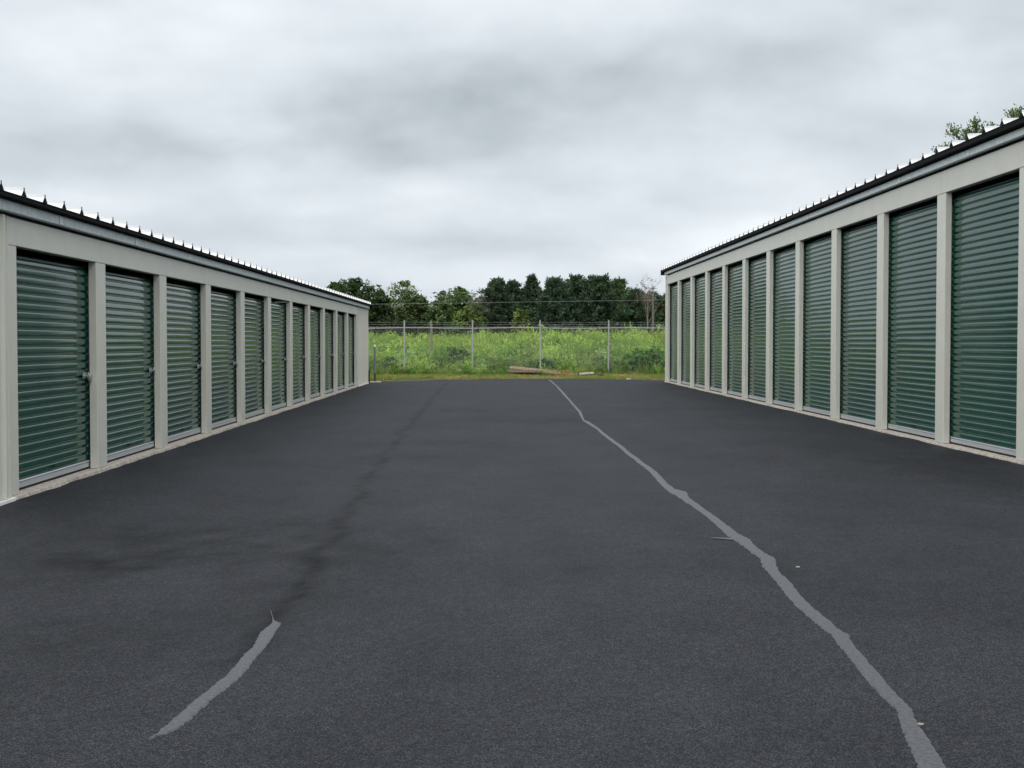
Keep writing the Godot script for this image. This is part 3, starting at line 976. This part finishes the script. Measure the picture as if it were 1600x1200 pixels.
func tall_weed(r: RandomNumberGenerator, stems: int, h: float, leaf_len: float, base: Color, bloom: Color, blooms: int) -> Mesh:
	var s := Shape.new()
	for i in stems:
		var a := r.randf() * TAU
		var out := Vector3(cos(a), 0, sin(a))
		var p := out * r.randf() * 0.16
		var ln := h * r.randf_range(0.65, 1.1)
		var top := p + Vector3(0, ln, 0) + out * ln * r.randf_range(0.03, 0.25)
		s.col = jitter(base, r, 0.15)
		var side := Vector3(0.006, 0, 0)
		s.quad(p - side, p + side, top + side * 0.4, top - side * 0.4)
		var n := 13
		for k in n:
			var t := lerpf(0.12, 0.97, (k + r.randf()) / n)
			var q := p.lerp(top, t)
			var b := r.randf() * TAU
			var dir := Vector3(cos(b), r.randf_range(0.05, 0.9), sin(b)).normalized()
			var sd := dir.cross(Vector3.UP).normalized()
			s.col = jitter(base, r, 0.3)
			var sz := leaf_len * lerpf(1.2, 0.65, t) * r.randf_range(0.7, 1.25)
			s.leaf(q, dir, sd, sz, sz * 0.36, sd.cross(dir))
		for k in blooms:
			var q := top + rand_dir(r) * 0.055 + Vector3(0, 0.01, 0)
			s.col = jitter(bloom, r, 0.25)
			var dir := (rand_dir(r) + Vector3.UP).normalized()
			var sd := dir.cross(rand_dir(r)).normalized()
			s.leaf(q, dir, sd, 0.06, 0.045, sd.cross(dir))
	return s.mesh()

func broad_weed(r: RandomNumberGenerator, leaves: int, h: float, size: float, base: Color) -> Mesh:
	var s := Shape.new()
	for i in leaves:
		var a := r.randf() * TAU
		var out := Vector3(cos(a), 0, sin(a))
		var p := out * r.randf() * 0.28 + Vector3(0, h * pow(r.randf(), 0.7), 0)
		var dir := (out + Vector3(0, r.randf_range(-0.2, 0.8), 0)).normalized()
		var sd := dir.cross(Vector3.UP).normalized()
		s.col = jitter(base, r, 0.3)
		var sz := size * r.randf_range(0.6, 1.3)
		s.leaf(p, dir, sd, sz, sz * 0.62, sd.cross(dir))
	return s.mesh()

func make_weeds() -> void:
	var r := RandomNumberGenerator.new(); r.seed = 515
	var protos := [
		["tall_grass", "tall uncut green grass on the bank behind the fence", tuft(r, 30, 0.85, 0.016, 0.22, 0.75, Color(0.11, 0.17, 0.045), Color(0.24, 0.29, 0.085))],
		["yellow_green_weeds", "tall yellow-green weeds with pale flower heads along the bank's crest", tall_weed(r, 6, 0.95, 0.13, Color(0.175, 0.28, 0.047), Color(0.26, 0.36, 0.085), 8)],
		["green_weeds", "leafy mid-green weeds covering the bank behind the fence", tall_weed(r, 6, 0.85, 0.15, Color(0.11, 0.235, 0.042), Color(0.17, 0.28, 0.06), 4)],
		["grey_green_weeds", "grey-green leafy weeds low on the bank", tall_weed(r, 5, 0.7, 0.13, Color(0.14, 0.245, 0.085), Color(0.25, 0.33, 0.15), 6)],
		["broadleaf_weeds", "low broad-leaved weeds at the bank's foot", broad_weed(r, 42, 0.5, 0.15, Color(0.09, 0.19, 0.045))]]
	var spots := [[], [], [], [], []]
	var d := 57.0
	while d < 96.0:
		var step := 0.225 + (d - 58.9) * 0.006
		var x := -9.5 - (d - 59.0) * 0.1
		while x < 12.0 + (d - 59.0) * 0.12:
			var xx := x + r.randf_range(-0.12, 0.12); var dd := d + r.randf_range(-0.12, 0.12)
			x += step
			var patch := nz.get_noise_2d(xx * 16.0 + 100.0, dd * 10.0)
			var patch2 := nz.get_noise_2d(xx * 24.0, dd * 18.0 + 300.0)
			var crest := smoothstep(63.0, 84.0, dd)
			if dd < 59.6 and r.randf() > smoothstep(57.4, 59.1, dd + patch * 2.2) + 0.03: continue
			var k := 2
			var roll := r.randf()
			if roll < 0.10 + 0.50 * crest + patch * 0.6: k = 1
			elif roll < 0.46 + 0.36 * crest: k = 2
			elif patch2 > 0.05: k = 3
			elif r.randf() < 0.5: k = 4
			else: k = 0
			if dd < 60.2 and r.randf() < 0.5: k = 4 if r.randf() < 0.6 else 0
			var sc := clampf(r.randf_range(0.6, 1.25) * (1.0 + 0.6 * patch2), 0.45, 1.3) * lerpf(1.0, 0.85, crest) * lerpf(0.55, 1.0, smoothstep(58.0, 60.5, dd)) * (0.9 + 0.1 * smoothstep(-3.0, 3.0, xx))
			if r.randf() < 0.03: sc *= 1.45
			var bs := Basis(Vector3.UP, r.randf() * TAU).scaled(Vector3(sc, sc * r.randf_range(0.85, 1.2), sc))
			var tint := 1.04 + r.randf_range(-0.3, 0.3) + 0.45 * patch + 0.3 * patch2
			spots[k].append([Transform3D(bs, Vector3(xx, ground_y(xx, dd) - 0.02, -dd)), Color(tint * r.randf_range(0.92, 1.1), tint, tint * r.randf_range(0.85, 1.1))])
		d += step
	for i in 5: scatter(protos[i][0], protos[i][1], protos[i][2], spots[i])
	# mown verge between asphalt and fence
	var v1 := tuft(r, 20, 0.16, 0.012, 0.16, 1.1, Color(0.13, 0.20, 0.05), Color(0.29, 0.33, 0.10))
	var v2 := tuft(r, 18, 0.11, 0.010, 0.17, 1.5, Color(0.30, 0.25, 0.11), Color(0.52, 0.45, 0.21))
	var va := []; var vb := []
	for i in 6000:
		var x := r.randf_range(-9.0, 11.5)
		var e := far_edge(x)
		var dd := r.randf_range(e - 0.02, 60.2)
		var p := nz.get_noise_2d(x * 20.0, dd * 20.0)
		var sc := r.randf_range(0.6, 1.3) * (1.0 + 0.8 * smoothstep(58.0, 59.6, dd))
		var bs := Basis(Vector3.UP, r.randf() * TAU).scaled(Vector3(sc * 1.2, sc * (0.5 if dd < e + 0.5 else 1.0), sc * 1.2))
		var tint := 1.0 + r.randf_range(-0.25, 0.25)
		var sp := [Transform3D(bs, Vector3(x, ground_y(x, dd) - 0.005, -dd)), Color(tint, tint, tint)]
		if r.randf() < 0.34 + p * 0.9 + 0.3 * (1.0 - smoothstep(e, e + 2.0, dd)): vb.append(sp)
		else: va.append(sp)
	scatter("verge_grass", "short green grass strip between asphalt and fence", v1, va)
	scatter("dry_verge_grass", "dry straw-coloured grass along the asphalt's edge", v2, vb)

func make_trees() -> void:
	var dark := Color(0.048, 0.078, 0.028)
	var mid := Color(0.068, 0.105, 0.038)
	var light := Color(0.12, 0.165, 0.065)
	var pine := Color(0.062, 0.100, 0.060)
	broad_tree("dark round-crowned oak rising behind the roof of the lower building", "oak_tree", 556, 50, 433, 165, dark, 1.0, 0.0, 21)
	broad_tree("dark oak low over the roof beside the round-crowned oak", "oak_tree", 522, 30, 441, 170, dark, 1.0, 0.0, 22)
	broad_tree("dark oak hidden mostly behind the lower building's roof", "oak_tree", 486, 26, 450, 172, dark, 0.8, 0.0, 220)
	broad_tree("dark narrow oak right beside the end of the lower building", "oak_tree", 592, 26, 455, 162, dark, 1.0, 0.0, 23)
	broad_tree("pale green airy tree with thin see-through top", "airy_tree", 632, 32, 437, 178, light, 0.9, 0.6, 24)
	broad_tree("mid-green bushy tree below the airy pale tree", "bushy_tree", 654, 36, 462, 166, mid, 1.0, 0.2, 25)
	broad_tree("wispy pale sapling between two bushy trees", "airy_tree", 690, 24, 454, 182, Color(0.11, 0.145, 0.07), 0.6, 0.9, 26)
	broad_tree("dark green bushy tree under the wispy sapling", "bushy_tree", 692, 32, 472, 163, Color(0.07, 0.108, 0.04), 1.0, 0.1, 27)
	broad_tree("mid-green round tree beside a pale forked snag", "bushy_tree", 722, 38, 448, 170, Color(0.090, 0.135, 0.05), 1.0, 0.2, 28)
	broad_tree("low yellow-green tree at the foot of the pale snag", "bushy_tree", 732, 32, 478, 158, Color(0.11, 0.16, 0.045), 0.9, 0.3, 29)
	bare_tree("pale forked half-bare snag in front of the round tree", 744, 446, 157, 31, 0.9, Color(0.13, 0.15, 0.085))
	pine_tree("dark pine with ragged top at the start of the pine belt", 776, 26, 436, 168, pine, 41)
	pine_tree("short dark pine with two-tipped top within the belt", 800, 24, 442, 172, pine, 42)
	pine_tree("tall dark pine with a pointed tip within the belt", 831, 27, 432, 170, pine, 43)
	pine_tree("broad blue-green pine at the middle of the belt", 868, 30, 437, 166, Color(0.068, 0.108, 0.070), 44)
	pine_tree("full dark pine beside the broad blue-green one", 900, 29, 431, 171, pine, 45)
	pine_tree("wide dark pine near the belt's lighter end", 936, 31, 433, 167, pine, 46)
	pine_tree("lighter green pine closing the dark belt", 966, 24, 439, 172, Color(0.085, 0.130, 0.058), 47)
	pine_tree("low dark pine below the lighter end of the belt", 992, 30, 453, 164, Color(0.062, 0.098, 0.054), 48)
	pine_tree("low dark pine beneath the bare grey-pink tree", 1020, 32, 460, 166, Color(0.062, 0.094, 0.050), 49)
	pine_tree("dark pine half hidden by the taller building's corner", 1046, 24, 457, 168, pine, 50)
	pine_tree("dark pine behind the taller building's far end", 1078, 26, 450, 170, pine, 51)
	bare_tree("leafless grey-pink tree over the low pines", 1011, 425, 158, 32, 0.7, Color(0.20, 0.155, 0.13))
	shrub("rounded olive-green bush before the dark pines", "bush", 813, 17, 480, 150, Color(0.12, 0.16, 0.05), 0.3, 30, 61)
	shrub("dark green bush against the fence near the taller building", "bush", 1006, 44, 541, 59.9, Color(0.07, 0.19, 0.022), 0.17, 40, 62)
	shrub("dark leafy bush inside the fence beside the first fence post from the lower building", "bush", 612, 16, 556, 59.7, Color(0.085, 0.165, 0.045), 0.12, 34, 63)
	shrub("grey-green bramble on the bank between two fence posts", "bush", 712, 26, 541, 62.0, Color(0.085, 0.155, 0.05), 0.14, 30, 64)
	shrub("small dark bush behind the timber pile", "bush", 851, 14, 560, 59.2, Color(0.075, 0.15, 0.05), 0.11, 30, 65)
	# one dense mass of undergrowth that closes the gaps below the crowns
	var r := RandomNumberGenerator.new(); r.seed = 808
	var s := Shape.new()
	var x := -32.0
	while x < 34.0:
		var d := r.randf_range(172.0, 190.0)
		var h := r.randf_range(4.2, 6.6) + 1.6 * smoothstep(-22.0, -14.0, x) * (1.0 - smoothstep(-3.0, 2.0, x))
		leaf_cloud(s, r, Vector3(x, ground_y(x, d) + h * 0.45, -d), Vector3(1.9, h * 0.55, 1.6), 70, 7, 0.42, Color(0.055, 0.088, 0.036), 0.35, 0.2, 0.16)
		x += 1.15
	x = -26.0
	while x < 30.0:
		var d := r.randf_range(148.0, 157.0)
		var h := r.randf_range(1.6, 3.0)
		leaf_cloud(s, r, Vector3(x, ground_y(x, d) + h * 0.42, -d), Vector3(1.5, h * 0.55, 1.3), 46, 7, 0.34, Color(0.055, 0.088, 0.036), 0.35, 0.2, 0.16)
		x += 1.0
	var o := part(s, "undergrowth", mat.leaf)
	tag(o, "dense dark undergrowth beneath the trees beyond the field", "plants", "", "stuff")
	# trees that stand behind the taller building
	for q in [[1524, 46.0, 176, 44, 71, "leafy tree whose top shows over the taller building's roof"], [1612, 43.0, 146, 50, 72, "taller leafy tree behind the roof at the picture's edge"], [1478, 50.0, 214, 22, 73, "thin tree whose tips just show over the taller building's roof"]]:
		var rr := RandomNumberGenerator.new(); rr.seed = q[4]
		var d: float = q[1]
		var xx := at_depth(q[0], d)
		var h: float = EYE.y + (VPY - q[2]) / FOCAL * d + 0.16
		var w: float = float(q[3]) / FOCAL * d
		var t := thing("poplar_tree", q[5], "tree", Vector3(xx, -0.16, -d))
		var tr := Shape.new(); var cr := Shape.new()
		tr.tube([Vector3(0, -0.2, 0), Vector3(0.1, h * 0.4, 0), Vector3(0, h * 0.95, 0)], [0.2, 0.13, 0.02], 8)
		for i in 62:
			var ty := lerpf(0.22, 0.95, pow(i / 61.0, 0.7))
			var a := i * 2.4
			var reach := w * lerpf(1.5, 0.85, ty) * rr.randf_range(0.5, 1.0)
			var root := Vector3(0, h * ty - reach * 0.9, 0)
			var tip := Vector3(cos(a) * reach, h * ty + rr.randf_range(-0.2, 0.3), sin(a) * reach)
			if ty > 0.85: tip.y = minf(tip.y, h - rr.randf() * 0.5)
			tr.tube([root, root.lerp(tip, 0.5) + Vector3(0, -0.1, 0), tip], [0.05, 0.03, 0.008], 5)
			for k in (240 if ty > 0.7 else 110):
				var p := root.lerp(tip, lerpf(0.3, 1.04, sqrt(rr.randf()))) + rand_dir(rr) * 0.3 * rr.randf()
				var dir := (rand_dir(rr) * 0.7 + Vector3(0, 0.8, 0)).normalized()
				var sd := dir.cross(rand_dir(rr)).normalized()
				cr.col = jitter(Color(0.10, 0.15, 0.055), rr, 0.3)
				var sz := rr.randf_range(0.07, 0.13)
				cr.leaf(p, dir, sd, sz, sz * 0.5, sd.cross(dir))
		part(tr, "trunk", mat.bark, t)
		part(cr, "crown", mat.leaf, t)

# ------------------------------------------------------------------ small things
func make_small() -> void:
	# pipe post on its pad at the end of the lower building
	var d := 51.6
	var x := at_depth(586, d)
	var y := lane_y(x) - 0.01
	var t := thing("pipe_post", "slim grey pipe post with pale cap on a concrete pad", "post", Vector3(x, y, -d))
	var s := Shape.new()
	s.tube([Vector3(0, 0.05, 0), Vector3(0, 1.42, 0)], [0.036, 0.036], 10)
	part(s, "pipe", mat.green_pipe, t)
	s = Shape.new()
	s.tube([Vector3(0, 0.04, 0), Vector3(0, 0.36, 0), Vector3(0, 0.38, 0)], [0.043, 0.043, 0.038], 10)
	part(s, "sleeve", mat.sleeve, t)
	s = Shape.new()
	s.tube([Vector3(0, 1.40, 0), Vector3(0, 1.47, 0), Vector3(0, 1.51, 0)], [0.046, 0.046, 0.016], 10)
	part(s, "cap", mat.white, t)
	s = Shape.new()
	s.bevel_box(Vector3(-0.26, -0.1, -0.24), Vector3(0.24, 0.05, 0.24), 0.015)
	part(s, "concrete_pad", mat.concrete, t)
	# farther fence post whose top shows over the rail
	var dd := 66.0
	var fx := at_depth(674, dd)
	t = thing("wooden_post", "weathered wooden post standing in the weeds behind the fence rail", "post", Vector3(fx, ground_y(fx, dd), -dd))
	s = Shape.new()
	s.col = Color(0.34, 0.31, 0.25)
	var ph := EYE.y + (VPY - 501.5) / FOCAL * dd - ground_y(fx, dd)
	s.tube([Vector3(0, -0.2, 0), Vector3(0.01, ph * 0.5, 0), Vector3(0.0, ph, 0)], [0.062, 0.06, 0.056], 8)
	part(s, "shaft", mat.wood, t)
	s = Shape.new()
	s.tube([Vector3(-0.075, ph - 0.22, 0.0), Vector3(0.075, ph - 0.22, 0.0)], [0.012, 0.012], 5)
	part(s, "wire_staple", mat.wire, t)
	# old timbers lying before the weeds
	var beams := [
		["long pale grey timber lying on top of the pile", 796, 871, 57.6, 0.38, 0.17, 0.10, 0.16, Color(0.64, 0.56, 0.42), 0.02],
		["reddish-brown timber under the long pale one", 794, 836, 57.45, 0.22, 0.20, 0.11, 0.16, Color(0.42, 0.30, 0.22), 0.05],
		["dark weathered timber at the bottom of the pile", 792, 866, 57.75, 0.06, 0.06, 0.13, 0.2, Color(0.22, 0.17, 0.13), -0.03],
		["short grey timber end beside the straw heap", 838, 880, 57.3, 0.20, 0.05, 0.10, 0.17, Color(0.34, 0.30, 0.25), 0.10],
		["thin bleached pole leaning over the straw heap", 846, 902, 57.0, 0.21, 0.06, 0.07, 0.08, Color(0.50, 0.44, 0.34), -0.06]]
	for b in beams:
		var bd: float = b[3]
		var xa := at_depth(b[1], bd); var xb := at_depth(b[2], bd)
		var gy := ground_y((xa + xb) * 0.5, bd)
		var ln := xb - xa
		var o := Shape.new()
		o.col = b[8]
		var seg := 8
		# beam with knocked edges: rings along its length
		var rings := []
		var rr := RandomNumberGenerator.new(); rr.seed = int(b[1])
		for i in seg + 1:
			var q := float(i) / seg
			var hgt: float = b[6] * rr.randf_range(0.92, 1.05); var wd: float = b[7] * rr.randf_range(0.94, 1.05)
			var yy := rr.randf_range(-0.004, 0.004)
			rings.append([Vector3((q - 0.5) * ln, yy, wd * 0.5), Vector3((q - 0.5) * ln, yy + hgt, wd * 0.5), Vector3((q - 0.5) * ln, yy + hgt, -wd * 0.5), Vector3((q - 0.5) * ln, yy, -wd * 0.5)])
		for i in seg:
			for k in 4:
				o.quad(rings[i][k], rings[i + 1][k], rings[i + 1][(k + 1) % 4], rings[i][(k + 1) % 4])
		o.col = Color(b[8].r * 1.2, b[8].g * 1.15, b[8].b * 1.1)
		o.quad(rings[0][3], rings[0][0], rings[0][1], rings[0][2])
		o.quad(rings[seg][0], rings[seg][3], rings[seg][2], rings[seg][1])
		var m := part(o, numbered("timber_beam"), mat.wood)
		m.position = Vector3((xa + xb) * 0.5, gy + (b[4] + b[5]) * 0.5, -bd)
		m.rotation = Vector3(0, b[9], -atan2(b[4] - b[5], ln))
		tag(m, b[0], "timber", "timbers piled before the weeds")
	# blocks the timbers rest on
	var bk := Shape.new()
	bk.col = Color(0.2, 0.16, 0.12)
	bk.bevel_box(Vector3(-0.12, -0.03, -0.30), Vector3(0.12, 0.07, 0.28), 0.012)
	var bx := at_depth(803, 57.6)
	var bo := part(bk, numbered("wood_block"), mat.wood)
	bo.position = Vector3(bx, ground_y(bx, 57.6), -57.6)
	tag(bo, "short dark wood block under the timbers' raised ends", "block")
	# heap of dry straw
	var r := RandomNumberGenerator.new(); r.seed = 99
	var hx := at_depth(882, 57.2)
	var hp := Shape.new()
	for i in 1500:
		var a := r.randf() * TAU; var q := sqrt(r.randf())
		var px := cos(a) * q * 0.85; var pz := sin(a) * q * 0.4
		var top := 0.27 * (1.0 - q * q) * (1.0 - 0.35 * px)
		var p := Vector3(px, top * r.randf_range(0.3, 1.0), pz)
		var dir := (rand_dir(r) * Vector3(1, 0.45, 1) + Vector3(0, 0.15, 0)).normalized()
		var sd := dir.cross(rand_dir(r)).normalized()
		hp.col = jitter(Color(0.40, 0.285, 0.135), r, 0.35)
		hp.leaf(p, dir, sd, r.randf_range(0.10, 0.22), 0.02, sd.cross(dir))
	for i in 10:
		for k in 3:
			var a0 := TAU * i / 10.0; var a1 := TAU * (i + 1) / 10.0
			var q0 := k / 3.0; var q1 := (k + 1) / 3.0
			var f := func(a: float, q: float) -> Vector3: return Vector3(cos(a) * q * 0.8, 0.2 * (1.0 - q * q) - 0.02, sin(a) * q * 0.36)
			hp.col = Color(0.38, 0.27, 0.13)
			if k == 0: hp.tri(f.call(a0, 0.0), f.call(a1, q1), f.call(a0, q1))
			else: hp.quad(f.call(a0, q0), f.call(a1, q0), f.call(a1, q1), f.call(a0, q1))
	var ho := part(hp, "straw_heap", mat.leaf)
	ho.position = Vector3(hx, ground_y(hx, 57.2), -57.2)
	tag(ho, "heap of brown dry straw beside the timbers", "straw heap")
	# grey slab of broken concrete and a dark log beside it
	var gx := at_depth(917, 57.0)
	var sl := Shape.new()
	sl.bevel_box(Vector3(-0.32, 0.06, -0.2), Vector3(0.32, 0.15, 0.2), 0.02)
	var so := part(sl, "broken_slab", mat.concrete)
	so.position = Vector3(gx, ground_y(gx, 57.0) + 0.06, -57.0)
	so.rotation.z = 0.07
	tag(so, "broken grey slab lying on a dark log", "slab")
	var lg := Shape.new()
	lg.col = Color(0.05, 0.04, 0.032)
	lg.tube([Vector3(-0.42, 0.08, 0), Vector3(0.0, 0.085, 0.02), Vector3(0.75, 0.07, 0.0)], [0.085, 0.09, 0.07], 9)
	var lo := part(lg, "dark_log", mat.wood)
	lo.position = Vector3(gx, ground_y(gx, 57.0), -57.0)
	tag(lo, "dark charred log under the broken slab", "log")
	# low mound of dry brush by the dark bush
	for q in [[966, 55.6, 0.26, "small dry tan grass clump by the asphalt's edge"], [990, 55.2, 0.20, "lower dry grass clump nearer the taller building"]]:
		var cx := at_depth(q[0], q[1])
		var cl := Shape.new()
		for i in 220:
			var a := r.randf() * TAU
			var out := Vector3(cos(a), 0, sin(a))
			var dir := (out * r.randf_range(0.2, 1.0) + Vector3(0, r.randf_range(0.3, 1.0), 0)).normalized()
			var sd := dir.cross(rand_dir(r)).normalized()
			cl.col = jitter(Color(0.46, 0.39, 0.18), r, 0.3)
			cl.leaf(out * r.randf() * 0.22, dir, sd, float(q[2]) * r.randf_range(0.6, 1.2), 0.018, sd.cross(dir))
		var co := part(cl, numbered("dry_grass_clump"), mat.leaf)
		co.position = Vector3(cx, ground_y(cx, q[1]) - 0.01, -q[1])
		tag(co, q[3], "grass clump", "dry grass clumps")
	# pale stones on the asphalt's edge
	for q in [[983, 54.0, 0.07, "largest pale stone at the asphalt's edge"], [1004, 53.4, 0.045, "small pale stone at the asphalt's edge by the dark bush"], [724, 55.5, 0.04, "small tan stone in the dry verge"]]:
		var sx := at_depth(q[0], q[1])
		var st := Shape.new()
		var rad: float = q[2]
		var ring := []
		for j in 5:
			var row := []
			for i in 8:
				var el := -PI * 0.5 + PI * j / 4.0; var a := TAU * i / 8.0
				var k := rad * (1.0 + r.randf_range(-0.18, 0.18))
				row.append(Vector3(cos(el) * cos(a) * k * 1.5, sin(el) * k * 0.8, cos(el) * sin(a) * k))
			ring.append(row)
		for j in 4:
			for i in 8:
				st.quad(ring[j][i], ring[j + 1][i], ring[j + 1][(i + 1) % 8], ring[j][(i + 1) % 8])
		var o := part(st, numbered("stone"), mat.concrete)
		o.position = Vector3(sx, maxf(ground_y(sx, q[1]), lane_y(sx) if q[1] < far_edge(sx) else -9.0) + rad * 0.5, -q[1])
		tag(o, q[3], "stone", "stones along the asphalt's edge")
	for q in [[1250, 891, 0.011, "pale pebble on the asphalt beside the long sealed crack"], [1447, 1146, 0.009, "pale pebble lying on the long sealed crack"]]:
		var at := on_plane(q[0], q[1])
		var pb := Shape.new()
		var rad: float = q[2]
		for j in 4:
			for i in 7:
				var f := func(jj: int, ii: int) -> Vector3:
					var el := -PI * 0.5 + PI * jj / 4.0; var a := TAU * (ii % 7) / 7.0
					var kk := rad * (1.0 + 0.2 * sin(ii % 7 * 2.3 + jj))
					return Vector3(cos(el) * cos(a) * kk * 1.4, sin(el) * kk * 0.7, cos(el) * sin(a) * kk)
				pb.quad(f.call(j, i), f.call(j + 1, i), f.call(j + 1, i + 1), f.call(j, i + 1))
		var po := part(pb, numbered("pebble"), mat.concrete)
		po.position = Vector3(at.x, lane_y(at.x) + rad * 0.6 + (0.008 if q[0] == 1447 else 0.0) + 0.010 * nz.get_noise_2d(at.x * 22.0, -at.z * 22.0), at.z)
		tag(po, q[3], "pebble", "pebbles on the asphalt")
	# utility pole and its line in front of the trees
	var ud := 150.0
	var ux := at_depth(1020.5, ud)
	var uy := ground_y(ux, ud)
	var utop := EYE.y + (VPY - 462.0) / FOCAL * ud
	t = thing("utility_pole", "slim weathered utility pole before the bare tree", "pole", Vector3(ux, uy, -ud))
	s = Shape.new()
	s.col = Color(0.22, 0.23, 0.19)
	s.tube([Vector3(0, -0.3, 0), Vector3(0, utop - uy, 0)], [0.17, 0.12], 9)
	part(s, "pole", mat.wood, t)
	s = Shape.new()
	s.tube([Vector3(0, utop - uy, 0), Vector3(0, utop - uy + 0.12, 0), Vector3(0, utop - uy + 0.2, 0)], [0.03, 0.06, 0.04], 7)
	part(s, "insulator", mat.galv, t)
	var ly := [EYE.y + (VPY - 476.0) / FOCAL * ud, EYE.y + (VPY - 472.5) / FOCAL * ud, EYE.y + (VPY - 469.0) / FOCAL * ud]
	s = Shape.new()
	var pts := []; var rad := []
	for i in 41:
		var q := i / 40.0
		var xx := lerpf(-48.0, 52.0, q)
		var k := (xx - ux) / 60.0
		pts.append(Vector3(xx, lerpf(ly[1], ly[2], clampf((xx - 2.0) / 16.0, -4.0, 1.6)) + 0.08 * k * k, -ud + 0.2)); rad.append(0.014)
	s.tube(pts, rad, 5)
	var wo := part(s, "power_line", mat.line)
	tag(wo, "thin pale overhead line crossing before the trees", "power line")
	# narrow dark upright strip at the foot of the lower building's far corner
	s = Shape.new()
	s.bevel_box(Vector3(50.50, -0.04, 0.03), Vector3(50.58, 0.46, 0.075), 0.006)
	part(s, "dark_corner_strip", mat.dark_metal, get_node("storage_building"))

func _ready() -> void:
	rng.seed = 4
	nz.seed = 2; nz.frequency = 0.02; nz.fractal_octaves = 3
	make_world()
	make_materials()
	make_ground()
	make_lane()
	var ls := []
	for i in 11: ls.append(13.34 + BAY * i)
	make_storage("low cream storage building with eight-foot green roll-up doors", Vector3(-4.797, 0, 0), PI / 2, 11.3, 50.55, ls, 2.66, 2.508, 2.787, 2.8155, 2.925, 2.930, 2.972, true, 8)
	var rs := []
	for i in range(10, -2, -1): rs.append(-(16.48 + BAY * i + 2.68))
	make_storage("taller cream storage building with high green roll-up doors", Vector3(6.623, 0.048, 0), -PI / 2, -50.02, -13.0, rs, 2.68, 3.678, 4.008, 4.045, 4.144, 4.160, 4.230, false, -1)
	make_fence()
	make_small()
	make_trees()
	make_weeds()
